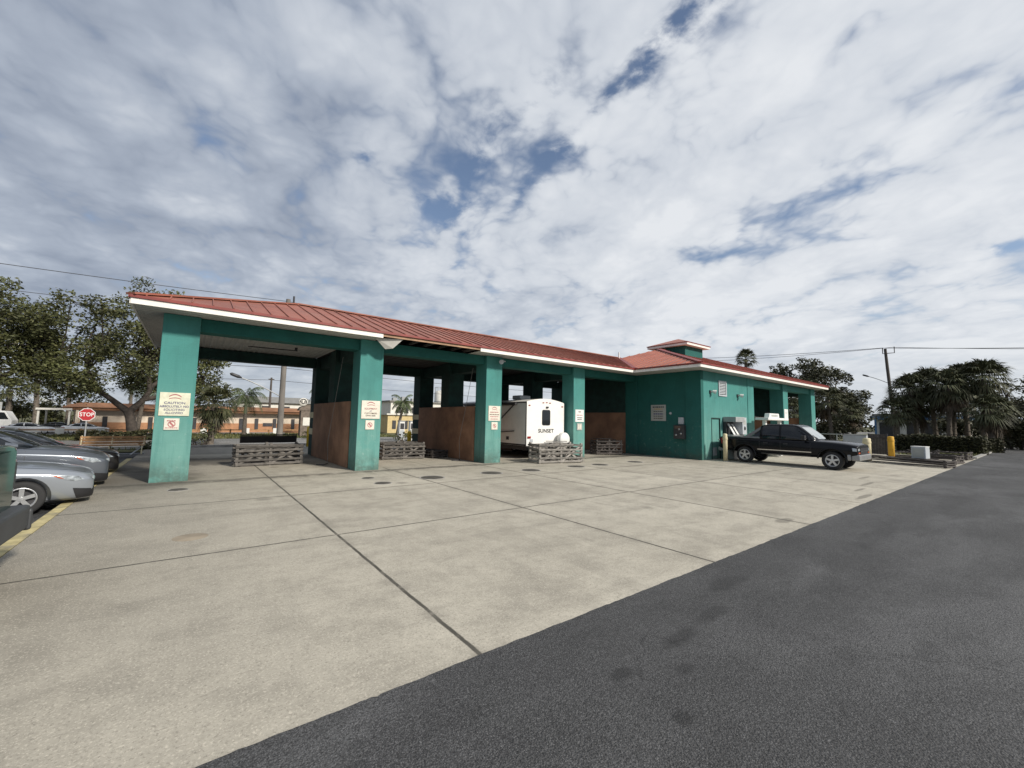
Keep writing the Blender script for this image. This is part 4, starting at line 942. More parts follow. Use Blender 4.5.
# black pickup with sloping bed sails
def black_pickup(loc, rz):
    t = thing('pickup_truck', 'black crew cab pickup with sloping grey bed sails parked beside the office', 'pickup truck', loc, rz)
    P_ = M['paint_truck']
    def S(x, hw, zb, zs, zt, cr=.0): return (x, [(0,zb),(hw*.86,zb),(hw*.985,zb+.12),(hw,(zb+zs)*.5+.05),(hw*.985,zs),(hw*.93,zt),(hw*.5,zt+cr),(0,zt+cr)])
    st = [S(-2.86,.95,.56,1.11,1.19),S(-2.85,.97,.54,1.12,1.21),S(-2.78,.985,.52,1.13,1.22),S(-2.2,.99,.48,1.13,1.22),S(-1.0,1.0,.44,1.12,1.21),S(.3,1.0,.44,1.10,1.19),S(1.05,1.0,.44,1.09,1.19,.03),S(1.7,.99,.46,1.08,1.17,.05),S(2.25,.985,.48,1.03,1.12,.06),S(2.56,.96,.50,.99,1.07,.05),S(2.66,.94,.52,.97,1.05,.04),S(2.68,.92,.54,.96,1.04,.03)]
    cut = [arch_cutter(x, .40, .475, s*.68, s*1.2) for x in (1.82, -1.66) for s in (-1, 1)]
    body = loft(st, 'body', P_, t, 2, cut); bb = bvh_of(body)
    gw = ((-1.0,1.17,.92,.77,1.22),(-.985,1.17,.93,.78,1.76),(-.94,1.17,.94,.78,1.825),(-.5,1.17,.95,.78,1.865),(.1,1.17,.95,.78,1.875),(.50,1.17,.95,.77,1.855),(.62,1.17,.95,.765,1.80),(1.0,1.16,.94,.75,1.47),(1.32,1.15,.93,.74,1.21))
    gst = [(x, [(0,zb-.06),(wb*.9,zb-.06),(wb,zb),((wb+wt)/2+.02,(zb+zr)/2),(wt+.015,zr-.07),(wt-.01,zr-.02),(wt*.9,zr),(wt*.6,zr+.012),(0,zr+.02)]) for x, zb, wb, wt, zr in gw]
    cab = loft(gst, 'cab', P_, t, 2); bc = bvh_of(cab)
    for s in (-1, 1):
        patch(bc, [(-.86,1.20),(-.86,1.74),(-.80,1.78),(-.17,1.80),(-.15,1.20)], 'side', 'rear_window', M['glass'], t, .008, 4, s)
        patch(bc, [(-.07,1.20),(-.07,1.80),(.44,1.79),(.58,1.72),(.96,1.40),(1.08,1.20)], 'side', 'front_window', M['glass'], t, .008, 4, s)
        sail = MB(); y0, y1 = s*.76, s*.90
        a = [(-.88,1.80),(-1.62,1.30),(-1.86,1.22),(-1.86,1.18),(-.86,1.18),(-.86,1.24),(-1.42,1.26),(-.98,1.60),(-.86,1.70)]
        sail.prism([(x, y1-s*max(0,(z-1.2))*.27, z) for x, z in a], (0, -s*.10, 0)); sail.build('bed_sail', M['cladding'], t, bevel=.012)
        sg = MB(); sg.add([(-1.40,y1-s*.075,1.26),(-.90,y1-s*.075,1.26),(-.90,y1-s*.16,1.62),(-.99,y1-s*.15,1.58)], [(0,1,2,3)]); sg.build('sail_glass', M['glass'], t, fix=False)
        patch(bb, [(-1.06,.70),(1.10,.70),(1.10,.665),(-1.06,.665)], 'side', 'chrome_strip', M['chrome'], t, .012, 5, s)
        for xx in (-.98, -.10, 1.06): patch(bb, [(xx,1.20),(xx+.014,1.20),(xx+.014,.52),(xx,.52)], 'side', 'door_gap', M['black'], t, .004, 5, s)
        for xx in (-.80, .02): patch(bb, [(xx,1.02),(xx+.2,1.02),(xx+.2,.97),(xx,.97)], 'side', 'handle', M['black'], t, .025, 2, s)
        patch(bb, [(-2.2,.52),(2.3,.52),(2.3,.44),(-2.2,.44)], 'side', 'sill', M['cladding'], t, .010, 6, s)
        patch(bb, [(-2.78,1.14),(-2.62,1.14),(-2.62,.86),(-2.74,.86)], 'side', 'tail_light', M['redlens'], t, .012, 3, s)
        patch(bb, [(2.50,.96),(2.68,.93),(2.68,.82),(2.52,.82)], 'side', 'headlight', M['lens'], t, .012, 3, s)
        patch(bb, [(s*.62,.94),(s*.90,.93),(s*.90,.84),(s*.62,.84)], 'front', 'headlight', M['lens'], t, .014, 3)
        patch(bb, [(s*.60,.78),(s*.84,.78),(s*.84,.72),(s*.60,.72)], 'front', 'indicator', M['amber'], t, .014, 2)
        mi = MB(); mi.tube([(.86, s*.90, 1.24), (.86, s*1.04, 1.28)], .035, 8); mi.box(.80, .95, min(s*1.04,s*1.26), max(s*1.04,s*1.26), 1.20, 1.40); mi.build('mirror', M['black'], t, bevel=.03)
        # flared arches
        for x in (1.82, -1.66):
            fl = MB(); pts = [(x+.50*math.cos(R(a)), s*.985, .40+.50*math.sin(R(a))) for a in range(-5, 186, 12)]
            fl.tube(pts, .035, 8); fl.build('wheel_arch', P_, t)
    patch(bc, [(-.60,1.76),(.60,1.76),(.74,1.26),(-.74,1.26)], 'front', 'windscreen', M['glass_sky'], t, .010, 4)
    patch(bb, [(-.54,.96),(.54,.96),(.52,.68),(-.52,.68)], 'front', 'grille', M['black'], t, .016, 4)
    patch(bb, [(-.60,.845),(.60,.845),(.60,.80),(-.60,.80)], 'front', 'grille_bar', M['chrome'], t, .03, 3)
    b = MB(); b.box(2.45, 2.74, -.93, .93, .44, .68); b.box(2.33, 2.46, -1.0, -.90, .44, .68); b.box(2.33, 2.46, .90, 1.0, .44, .68)
    b.build('front_bumper', M['silver_bumper'], t, bevel=.04)
    b = MB(); b.box(-2.95, -2.70, -.93, .93, .48, .68); b.build('rear_bumper', M['cladding'], t, bevel=.04)
    MB().box(-2.7, -1.0, -.86, .86, 1.20, 1.245).build('bed_cover', M['cladding'], t, bevel=.02)
    for s in (-1, 1): MB().bar((-.7, s*.62, 1.868), (.35, s*.62, 1.868), .04, .03).build('roof_rail', M['cladding'], t)
    for x in (1.82, -1.66):
        for s in (-1, 1): wheel(t, x, s*.845, .385, .26, s, 5, .64)
    return t
black_pickup((22.38, 7.50, .004), R(-89.5))

# travel trailer parked in the third bay
tr = thing('travel_trailer', 'white travel trailer with a small dark rear window parked in the third bay', 'trailer', (13.70, 15.02, 0))
hw, zb, zt = 1.235, .62, 2.80
prof = [(-hw,zb),(hw,zb),(hw,zt-.10)] + [(hw-.03-(2*hw-.06)*j/14, zt-.06+.16*math.sin(PI*j/14)) for j in range(15)] + [(-hw,zt-.10)]
sh = MB().prism([(x,0,z) for x, z in prof], (0,6.6,0)).build('shell', M['offwhite'], tr, bevel=.05)
def rrect(x0, x1, z0, z1, r, y, n=5):
    p = []
    for cx_, cz_, a0 in ((x1-r,z1-r,0),(x0+r,z1-r,90),(x0+r,z0+r,180),(x1-r,z0+r,270)):
        for j in range(n+1): a = R(a0+90*j/n); p.append((cx_+r*math.cos(a), y, cz_+r*math.sin(a)))
    return p
wf = MB().prism(rrect(-.27,.27,1.60,2.36,.09,-.012), (0,.022,0)).build('window', M['black'], tr)
MB().prism(rrect(-.235,.235,1.635,2.325,.07,-.018), (0,.005,0)).build('pane', M['glass'], wf)
text_part('SUNSET', .25, M['ink_black'], tr, (0, -.006, 1.33), sx=1.12, bold=.006)
mk = [(-.2,2.70),(.02,2.715),(.24,2.70)]
for x, z in mk: MB().box(x-.05, x+.05, -.03, -.001, z-.02, z+.02).build('marker_light', M['redlens'], tr, bevel=.006)
for x in (-1.08, 1.08):
    MB().box(x-.05, x+.05, -.03, -.001, 2.52, 2.57).build('marker_light', M['redlens'], tr, bevel=.006)
    MB().box(x-.10, x+.10, -.035, -.001, .98, 1.08).build('tail_light', M['redlens'], tr, bevel=.01)
MB().box(-.02, .12, -.06, -.001, 2.44, 2.52).build('rear_camera', M['black'], tr, bevel=.01)
MB().box(-1.02, -.84, -.02, -.001, .80, .95).build('number_plate', M['lightgrey'], tr)
bmp = MB().box(-1.1, 1.1, -.16, -.03, .52, .64).build('bumper', M['dark_metal'], tr)
MB().lathe([(.001,-.42),(.30,-.41),(.345,-.37),(.345,-.20),(.30,-.165),(.001,-.165)], 28, 'y', (.92, 0, .92)).build('spare_wheel_cover', M['white'], tr)
MB().box(-hw+.1, hw-.1, .1, 6.5, .42, .615).build('chassis', M['dark_metal'], tr)
sk = MB()
sk.box(-hw-.012, -hw-.001, .02, 6.5, .63, .70); sk.box(-hw-.016, -hw-.001, .001, .05, .64, 2.70); sk.box(-hw-.012, -hw-.001, .05, 6.5, 2.66, 2.72)
sk.build('trim', M['dark_metal'], tr)
aw = MB(); aw.tube([(-hw-.10,.7,2.62),(-hw-.10,5.4,2.62)], .07, 10); aw.build('awning', M['dark_metal'], tr)
aw = MB(); aw.bar((-hw-.05,.9,2.6), (-hw-.05,2.2,1.75), .05, .04); aw.bar((-hw-.05,.9,1.30), (-hw-.05,2.9,1.16), .045, .04); aw.build('awning_arm', M['dark_metal'], tr)
MB().box(-hw-.02, -hw-.001, 3.2, 3.9, .8, 2.45).build('door', M['lightgrey'], tr, bevel=.01)
MB().box(-hw-.02, -hw-.001, 4.4, 5.6, 1.5, 2.2).build('side_window', M['glass'], tr, bevel=.01)
MB().box(-hw-.03, -hw-.001, 1.35, 1.55, .86, 1.02).build('utility_hatch', M['dark_metal'], tr, bevel=.01)
for y in (2.9, 3.75):
    for s in (-1, 1): wheel(tr, s*1.05, 0, .33, .20, 1, 6).location = (s*1.05, y, .33)
for o in tr.children:
    if o.name.startswith('wheel'): o.rotation_euler = (0,0,R(90))
rr = MB(); rr.box(-.35, .35, 1.6, 2.3, 2.90, 3.12); rr.build('roof_unit', M['lightgrey'], tr, bevel=.05)

# ------------------------------------------------------------------ slatted timber crates that close the bays
def crate(name, label, loc, w_, d_, h_, rows, rz=0, m=None, seed=1, cross=True, cat='crate', group='slatted timber crates', loose=0):
    m = m or M['wood']; r = random.Random(seed)
    t = thing(name, label, cat, loc, rz, group); x, y = w_/2, d_/2
    n = 3 if w_ > 1.3 else 2
    for yy in (-y, y):
        for j in range(n):
            xx = -x+.04+(w_-.08)*j/(n-1)
            MB().box(xx-.045, xx+.045, yy-.045, yy+.045, 0, h_+r.uniform(-.02,.05)).build('post', m, t)
    sl = MB()
    for j in range(rows):
        z = .08+(h_-.14)*j/max(1, rows-1); th = min(.075, (h_)/rows*.45)
        for yy, s in ((-y, -1), (y, 1)):
            sl.bar((-x+r.uniform(-.04,.03), yy+s*.065, z+r.uniform(-.02,.02)), (x+r.uniform(-.03,.05), yy+s*.065, z+r.uniform(-.03,.03)), .03, th)
        for xx, s in ((-x, -1), (x, 1)):
            sl.bar((xx+s*.012, -y+r.uniform(-.02,.02), z+r.uniform(-.02,.02)), (xx+s*.012, y, z+r.uniform(-.03,.03)), .03, th)
    sl.build('slats', m, t)
    if cross:
        cr_ = MB()
        for yy, s in ((-y, -1), (y, 1)):
            for j in range(n-1):
                xa = -x+.06+(w_-.12)*j/(n-1); xb = -x+.06+(w_-.12)*(j+1)/(n-1)
                cr_.bar((xa,yy+s*.03,.06), (xb,yy+s*.03,h_-.05), .028, .07); cr_.bar((xa,yy+s*.005,h_-.06), (xb,yy+s*.005,.07), .024, .07)
        cr_.build('cross_brace', m, t)
    tp = MB()
    for j in range(max(2, int(d_/.16))):
        yy = -y+.06+(d_-.12)*j/max(1, int(d_/.16)-1)
        tp.bar((-x, yy, h_-.07+r.uniform(-.015,.02)), (x, yy+r.uniform(-.03,.03), h_-.07+r.uniform(-.015,.02)), .10, .025)
    tp.build('top_boards', m, t)
    if loose:
        lp = MB()
        for j in range(loose):
            a = r.uniform(-.5, .5); cx_, cy_ = r.uniform(-x*.5, x*.5), r.uniform(-y*.6, y*.6); l_ = r.uniform(.4, .9)
            lp.bar((cx_-l_*math.cos(a), cy_-l_*math.sin(a), h_+.05+j*.03), (cx_+l_*math.cos(a), cy_+l_*math.sin(a), h_+.05+j*.035), .09, .03)
        lp.build('loose_boards', m, t)
    return t
crate('timber_crate', 'tall grey slatted crate in the first open bay', (2.36, 18.05, .004), 2.15, .9, .76, 5, R(2), M['wood_mid'], seed=2)
crate('timber_crate', 'grey slatted crate with crossed braces in the second bay', (7.6, 18.1, .004), 1.9, .9, .74, 5, R(-4), M['wood_mid'], seed=3)
crate('timber_crate', 'low dark slatted crate against the second brown partition', (9.15, 18.4, .004), 1.0, 1.7, .36, 3, R(12), M['wood_dark'], seed=4)
crate('timber_crate', 'pale grey slatted crate standing behind the white trailer', (12.95, 13.55, .004), 2.15, .95, .82, 5, R(-14), seed=5, loose=2)
crate('timber_crate', 'brownish slatted crate in the dark bay next to the office', (18.7, 15.45, .004), 1.5, .9, .80, 5, R(-28), M['wood_dark'], seed=6, loose=2)
crate('timber_crate', 'long low grey crate at the right end of the apron, white box on top', (28.3, 4.55, .008), 1.0, 3.3, .36, 3, R(-12), M['wood_dark'], seed=7, cross=False, group='low crates at the right')
crate('timber_crate', 'low crate with pale end posts nearest the driveway kerb on the right', (32.0, 3.75, .008), 1.1, 1.5, .44, 3, R(-10), M['wood_dark'], seed=8, group='low crates at the right')
crate('timber_crate', 'low dark crate farthest along the driveway kerb on the right', (36.3, 3.7, .008), 1.2, 1.4, .46, 3, R(-6), M['wood_dark'], seed=9, group='low crates at the right')
crate('timber_crate', 'wide low dark crate just in front of the clipped hedge', (34.4, 5.1, .008), 1.3, 2.0, .42, 2, R(5), M['wood_dark'], seed=11, loose=4, group='low crates at the right')
# black bench behind the crate of the first bay
bc = thing('bench', 'black plank bench standing behind the tall slatted crate', 'bench', (2.80, 21.4, .004), R(-2))
MB().bar((-1.1,0,.76), (1.1,0,.76), .05, .30).build('backrest', M['wood_black'], bc)
MB().box(-1.1, 1.1, -.05, .42, .40, .45).build('seat', M['wood_black'], bc)
for x in (-.95, .95): MB().box(x-.05, x+.05, -.04, .40, 0, .398).build('leg', M['wood_black'], bc)
MB().bar((-1.1,-.01,.95), (1.1,-.01,.95), .07, .05).build('top_rail', M['wood_black'], bc)
# orange slatted bench by the oak
ob = thing('bench', 'orange slatted timber bench on a pale pipe frame near the oak', 'bench', (-2.65, 24.6, 0), R(-3))
for j in range(3): MB().box(-1.05, 1.05, .30+j*.02, .34+j*.02, .46+j*.12, .555+j*.12).build('back_slat', M['orangewood'], ob)
for j in range(3): MB().box(-1.05, 1.05, -.15+j*.15, -.03+j*.15, .40, .44).build('seat_slat', M['orangewood'], ob)
for x in (-1.0, -.05, 1.0):
    MB().tube([(x,-.2,.03),(x,-.16,.38),(x,.28,.40),(x,.38,.82)], .022, 8).build('frame_hoop', M['creampost'], ob)
    MB().tube([(x-.34,-.28,.02),(x,.36,.40)], .028, 8).build('brace', M['lightgrey'], ob)
MB().tube([(-1.05,.30,.03),(1.05,.30,.03)], .022, 8).build('foot_rail', M['lightgrey'], ob)

# ------------------------------------------------------------------ posts, boxes, stop sign
def bollard(label, x, y, r_, h_, m, cap=True):
    t = thing('bollard', label, 'bollard', (x, y, .004))
    MB().lathe([(.001,0),(r_,0),(r_,h_-.05),(r_*.9,h_-.015),(r_*.55,h_),(.001,h_+.005)], 20).build('post', m, t)
    MB().lathe([(r_+.012,h_*.78),(r_+.014,h_*.785),(r_+.014,h_*.86),(r_+.012,h_*.865)], 20).build('collar', m, t)
    MB().lathe([(r_+.06,0),(r_+.055,.02),(r_+.002,.025)], 20).build('base_ring', M['kerb_grey'], t)
bollard('cream round post at the black pickup tail', 20.95, 9.85, .10, 1.36, M['creampost'])
bollard('cream round post in front of the black pickup bumper', 28.3, 5.95, .17, 1.24, M['creampost'])
bollard('thick yellow post beside the long low crate', 32.4, 5.72, .15, 1.30, M['orangeyellow'])
bollard('yellow post behind the first bay', 5.57, 26.9, .13, 1.2, M['yellow'])
bollard('yellow post behind the second bay', 11.4, 25.8, .13, .95, M['yellow'])
wb = thing('white_box', 'white box resting on the long low crate', 'box', (28.42, 3.95, .30), R(-10))
MB().box(-.24, .24, -.27, .27, .045, .60).build('case', M['lightgrey'], wb, bevel=.02)
MB().box(-.25, .25, -.28, .28, .60, .635).build('lid', M['white'], wb, bevel=.01)
MB().box(-.256, -.241, -.21, .21, .12, .54).build('front_panel', M['signgrey'], wb)
ck = thing('utility_cabinet', 'pale grey utility cabinet behind the black pickup bonnet', 'cabinet', (36.2, 8.2, 0))
MB().box(-.35, .35, -.62, .62, .06, 1.24).build('case', M['lightgrey'], ck, bevel=.02)
MB().box(-.37, .37, -.64, .64, 1.24, 1.30).build('lid', M['grey_box'], ck); MB().box(-.40, .40, -.68, .68, -.02, .06).build('plinth', M['kerb_grey'], ck)
for s in (-1, 1): MB().box(-.362, -.351, s*.31-.28, s*.31+.28, .15, 1.18).build('door', M['lightgrey'], ck)
fp = thing('fence_panel', 'dark grey board screen between the cream and yellow posts', 'fence', (36.0, 6.98, 0), R(90))
for j in range(6): MB().box(-.45+j*.15, -.31+j*.15, -.02, .02, .05, 1.36).build('board', M['wood_dark'], fp)
for x in (-.45, .45): MB().box(x-.05, x+.05, .021, .10, -.02, 1.40).build('post', M['dark_metal'], fp)
for z in (.3, 1.1): MB().box(-.45, .45, .0215, .06, z, z+.08).build('rail', M['wood_dark'], fp)
ch = thing('chain_fence', 'low grey wire fence running behind the pickup', 'fence', (37.6, 9.6, 0), R(90))
for x in (-2.2, 0, 2.2): MB().tube([(x,0,-.02),(x,0,1.28)], .03, 8).build('post', M['metal'], ch)
MB().tube([(-2.2,0,1.24),(2.2,0,1.24)], .025, 8).build('top_rail', M['metal'], ch)
# pay machine against the office wall
pm = thing('change_machine', 'grey change machine with two white sloping panels behind the pickup tail', 'vending machine', (23.28, 10.30, .004))
pm.scale = (.66, 1, 1)
MB().box(-.98, .98, -.10, .42, 0, 1.28).build('base_case', M['grey_box'], pm, bevel=.02)
hd = MB().box(-.98, .60, -.24, .42, 1.95, 2.22).build('hood', M['grey_box'], pm, bevel=.02)
MB().box(.25, 1.0, -.22, .42, 1.285, 2.20).build('side_case', M['lightgrey'], pm, bevel=.02)
MB().box(-.97, .24, .28, .41, 1.285, 1.945).build('back_panel', M['dark_metal'], pm)
for x in (-.60, .0):
    q = MB(); q.prism([(x-.15,-.06,1.29),(x+.15,-.06,1.29),(x+.10,.24,1.86),(x-.20,.24,1.86)], (0,.03,0)); q.build('display_panel', M['white'], pm)
MB().lathe([(.001,-.262),(.09,-.26),(.11,-.222)], 16, 'y', (.62,0,1.62)).build('speaker_grille', M['black'], pm)
MB().box(.42, .84, -.226, -.221, 1.82, 2.06).build('notice', M['signgrey'], pm)
# vacuum canopy behind the cab
va = thing('vacuum_canopy', 'white flat topped vacuum canopy with a small light box showing above the pickup cab', 'canopy', (27.0, 9.95, .004))
MB().box(-1.45, 1.5, -.35, .35, 2.10, 2.24).build('canopy_top', M['white'], va, bevel=.03)
for x in (-1.05, 1.05): MB().box(x-.10, x+.10, -.08, .08, 0, 2.098).build('post', M['white'], va, bevel=.01)
MB().prism([(-.75,-.14,2.242),(.72,-.14,2.242),(.66,-.14,2.50),(-.66,-.14,2.50)], (0,.28,0)).build('light_box', M['white'], va, bevel=.03)
MB().box(-.45, .45, -.146, -.141, 2.30, 2.43).build('light_box_panel', M['signgrey'], va)
MB().lathe([(.001,0),(.28,0),(.28,.9),(.24,1.0),(.001,1.02)], 20, 'z', (0,0,0)).build('vacuum_drum', M['metal'], va)
# stop sign
ss = thing('stop_sign', 'red octagonal stop sign on a thin post beyond the parked cars', 'road sign', (-4.35, 30.6, -.10), R(-4))
MB().tube([(0,.03,0),(0,.03,2.15)], .035, 8).build('post', M['metal'], ss)
def octo(r_, y): return [(r_*math.cos(R(22.5+45*j)), y, 1.78+r_*math.sin(R(22.5+45*j))) for j in range(8)]
rim_ = MB().prism(octo(.345,-.015), (0,.02,0)).build('plate', M['white'], ss)
MB().prism(octo(.315,-.019), (0,.003,0)).build('red_face', M['stopred'], rim_)
text_part('STOP', .27, M['white'], ss, (0,-.021,1.78), bold=.006, sx=.80)

# ------------------------------------------------------------------ trees and plants
def leaf_quads(mb, c, r_, n, size, r, flat=.75, shell=.55):
    """leaf sprays scattered through a lumpy volume"""
    cx, cy, cz = c
    for _ in range(n):
        u, v, w_ = r.gauss(0,1), r.gauss(0,1), r.gauss(0,1); q = math.sqrt(u*u+v*v+w_*w_) or 1
        rad = r_*(shell+(1-shell)*r.random())*(1 if r.random() < .85 else r.uniform(.9, 1.25)) if r.random() < .75 else r_*r.random()
        x, y, z = cx+u/q*rad, cy+v/q*rad, cz+w_/q*rad*flat
        a = Vector((r.gauss(0,1), r.gauss(0,1), r.gauss(0,.6))).normalized(); b = a.cross(Vector((r.gauss(0,1), r.gauss(0,1), r.gauss(0,1)))).normalized()
        s = size*r.uniform(.55, 1.3); p = Vector((x,y,z)); a = a*s; b = b*s*.55
        mb.v += [tuple(p-a), tuple(p+b*.9), tuple(p+a), tuple(p-b*.9)]; k_ = len(mb.v)-4
        mb.f.append((k_,k_+1,k_+2,k_+3)); mb.sm.append(False)
def broad_tree(name, label, loc, trunk, limbs, blobs, leaf, lm, bark, seed, dens=1.0, group=None, cat='tree'):
    """trunk: [(x,y,z,r)...]; limbs: list of such lists; blobs: (x,y,z,r) crown lumps"""
    r = random.Random(seed); t = thing(name, label, cat, loc, 0, group)
    mb = MB(); mb.tube([p[:3] for p in trunk], [p[3] for p in trunk], 12)
    mb.build('trunk', bark, t)
    lb = MB()
    for l_ in limbs: lb.tube([p[:3] for p in l_], [p[3] for p in l_], 8)
    top = [l_[-1] for l_ in limbs] or [trunk[-1]]
    for (x, y, z, q) in blobs:      # twigs reaching each clump
        e = min(top, key=lambda p: (p[0]-x)**2+(p[1]-y)**2+(p[2]-z)**2)
        m_ = ((e[0]+x)/2+r.uniform(-.4,.4), (e[1]+y)/2+r.uniform(-.4,.4), (e[2]+z)/2+r.uniform(-.2,.4))
        lb.tube([e[:3], m_, (x,y,z)], [e[3]*.7, e[3]*.45+.01, .02], 6)
        for _ in range(3):
            d = Vector((r.gauss(0,1), r.gauss(0,1), r.gauss(0,.7))).normalized()*q*.85
            lb.tube([(x,y,z), (x+d.x,y+d.y,z+d.z)], [.03, .008], 4, False)
    lb.build('limbs', bark, t)
    cr = MB()
    for (x, y, z, q) in blobs:
        leaf_quads(cr, (x,y,z), q, int(150*dens*q*q), leaf, r)
        for _ in range(5):
            d = Vector((r.gauss(0,1), r.gauss(0,1), r.gauss(0,.7))).normalized()*q*r.uniform(.7, 1.1)
            leaf_quads(cr, (x+d.x,y+d.y,z+d.z), q*.42, int(60*dens*q*q*.35)+6, leaf, r)
    cr.build('crown', lm, t, fix=False)
    return t
def frond_fan(mb, base, d, length, r, n=26, spread=150, droop=.35):
    """sabal leaf: a fan of narrow blades at the end of a stalk"""
    d = Vector(d).normalized(); s = d.cross(Vector((0,0,1)));
    s = s.normalized() if s.length > .1 else Vector((1,0,0)); u = s.cross(d)
    b0 = Vector(base); hub = b0 + d*length*.48 + Vector((0,0,-droop*.12*length))
    w_ = .02; mb.add([b0-s*w_, b0+s*w_, hub+s*w_*.7, hub-s*w_*.7], [(0,1,2,3)])
    for j in range(n):
        a = R(-spread/2+spread*j/(n-1)+r.uniform(-4,4)); L_ = length*.62*(1-.35*abs(j/(n-1)-.5))*r.uniform(.8,1.1)
        e = d*math.cos(a)+s*math.sin(a); mid = hub+e*L_*.55+u*.03*L_+Vector((0,0,-.06*L_)); tip = hub+e*L_+Vector((0,0,-droop*L_*r.uniform(.6,1.5)))
        p = (s*math.cos(a)-d*math.sin(a))*.026*max(1,length*.8)
        mb.add([hub-p*.3, hub+p*.3, mid+p, tip, mid-p], [(0,1,2,4),(4,2,3)])
def sabal(name, label, loc, h, cr=1.5, n=34, seed=1, skirt=True, lean=(0,0), lm=None, trunk_r=.17, group=None, low=-.55):
    r = random.Random(seed); t = thing(name, label, 'palm tree', loc, 0, group)
    tx, ty = lean; T_ = MB(); pts = [(0,0,-.1),(tx*.3,ty*.3,h*.4),(tx*.75,ty*.75,h*.8),(tx,ty,h)]
    T_.tube(pts, [trunk_r*1.25,trunk_r,trunk_r*.95,trunk_r*1.15], 10)
    for j in range(int(h/.12)):
        f = j/max(1,int(h/.12)); a = r.uniform(0,2*PI); z = f*h
        x0_ = tx*f+math.cos(a)*trunk_r*.95; y0_ = ty*f+math.sin(a)*trunk_r*.95
        T_.bar((x0_,y0_,z),(x0_+math.cos(a)*.09,y0_+math.sin(a)*.09,z+.14),.07,.03)
    T_.build('trunk', M['bark_palm'], t)
    f_ = MB(); top = Vector((tx,ty,h))
    for j in range(n):
        a = j*2.39996+r.uniform(-.2,.2); el = low+(1.45-low)*(j/n)**.85
        frond_fan(f_, top+Vector((0,0,.15*j/n)), (math.cos(a)*math.cos(el), math.sin(a)*math.cos(el), math.sin(el)), cr*r.uniform(.85,1.12), r, droop=.45)
    f_.build('crown', lm or M['palmleaf'], t, fix=False)
    if skirt:
        k_ = MB()
        for j in range(int(n*.5)):
            a = r.uniform(0,2*PI); el = r.uniform(-1.35,-.7)
            frond_fan(k_, top+Vector((0,0,-.1-r.random()*.5)), (math.cos(a)*math.cos(el), math.sin(a)*math.cos(el), math.sin(el)), cr*r.uniform(.6,.95), r, 12, 90, .5)
        k_.build('dry_skirt', M['palmdead'], t, fix=False)
    return t
def queen(name, label, loc, h, fl=2.2, n=17, seed=1, lean=(0,0), group=None):
    r = random.Random(seed); t = thing(name, label, 'palm tree', loc, 0, group)
    T_ = MB(); tx, ty = lean; T_.tube([(0,0,-.1),(tx*.4,ty*.4,h*.5),(tx,ty,h)], [.20,.15,.12], 10); T_.tube([(tx,ty,h),(tx,ty,h+.6)], [.12,.06], 8); T_.build('trunk', M['bark_palm'], t)
    f_ = MB()
    for j in range(n):
        a = j*2.39996; el = R(75-105*j/n+r.uniform(-6,6)); L_ = fl*r.uniform(.85,1.1); p = Vector((tx,ty,h+.5)); d = Vector((math.cos(a)*math.cos(el), math.sin(a)*math.cos(el), math.sin(el)))
        s = Vector((-math.sin(a), math.cos(a), 0)); N = 16; prev = p
        for q in range(N):
            d = (d+Vector((0,0,-.105-.03*q/N*3))).normalized(); nx = prev+d*L_/N
            f_.add([prev-s*.012, prev+s*.012, nx+s*.012, nx-s*.012], [(0,1,2,3)])
            if q > 1:
                ll = fl*.30*math.sin(PI*(q/N)**.7)+.12
                for sg in (-1, 1):
                    for o in (0, .5):
                        b0 = prev.lerp(nx, o); tip = b0+s*sg*ll*r.uniform(.5,.8)+d*ll*.35+Vector((0,0,-ll*r.uniform(.45,.95)))
                        f_.add([b0-d*.022, b0+d*.022, b0.lerp(tip,.6)+d*.02, tip], [(0,1,2,3)])
            prev = nx
    f_.build('crown', M['queenleaf'], t, fix=False)
    return t
def shrub(name, label, loc, blobs, leaf, lm, seed, dens=1.0, group=None, cat='shrub'):
    r = random.Random(seed); t = thing(name, label, cat, loc, 0, group)
    st = MB()
    for (x,y,z,q) in blobs:
        for _ in range(3): st.tube([(x*.5,y*.5,-.05),(x*.8+r.uniform(-.2,.2),y*.8,z*.6),(x+r.uniform(-q,q)*.5,y+r.uniform(-q,q)*.5,z+q*.4)], [.05,.03,.01], 5)
    st.build('stems', M['bark'], t)
    cr = MB()
    for (x,y,z,q) in blobs: leaf_quads(cr, (x,y,z), q, int(230*dens*q*q)+20, leaf, r, .9, .4)
    cr.build('foliage', lm, t, fix=False); return t
def hedge(name, label, loc, rz, lx, ly, h, leaf, n, seed, m=None, group=None, cat='hedge'):
    r = random.Random(seed); t = thing(name, label, cat, loc, rz, group)
    c_ = MB(); c_.box(-lx/2+.12, lx/2-.12, -ly/2+.12, ly/2-.12, -.05, h-.12); c_.build('core', M['hedge_core'], t)
    lf = MB()
    for _ in range(n):
        f = r.random()
        if f < .4: p = (r.uniform(-lx/2,lx/2), r.uniform(-ly/2,ly/2), h)
        elif f < .8: p = (r.uniform(-lx/2,lx/2), r.choice((-ly/2,ly/2)), r.uniform(0,h))
        else: p = (r.choice((-lx/2,lx/2)), r.uniform(-ly/2,ly/2), r.uniform(0,h))
        w_ = .05*math.sin(p[0]*2.1)+.04*math.sin(p[1]*3+p[0])
        leaf_quads(lf, (p[0]+r.gauss(0,.05), p[1]+r.gauss(0,.05), p[2]+r.gauss(0,.05)+w_*(p[2]/h)), .06, 1, leaf, r)
    lf.build('foliage', m or M['hedge'], t, fix=False); return t

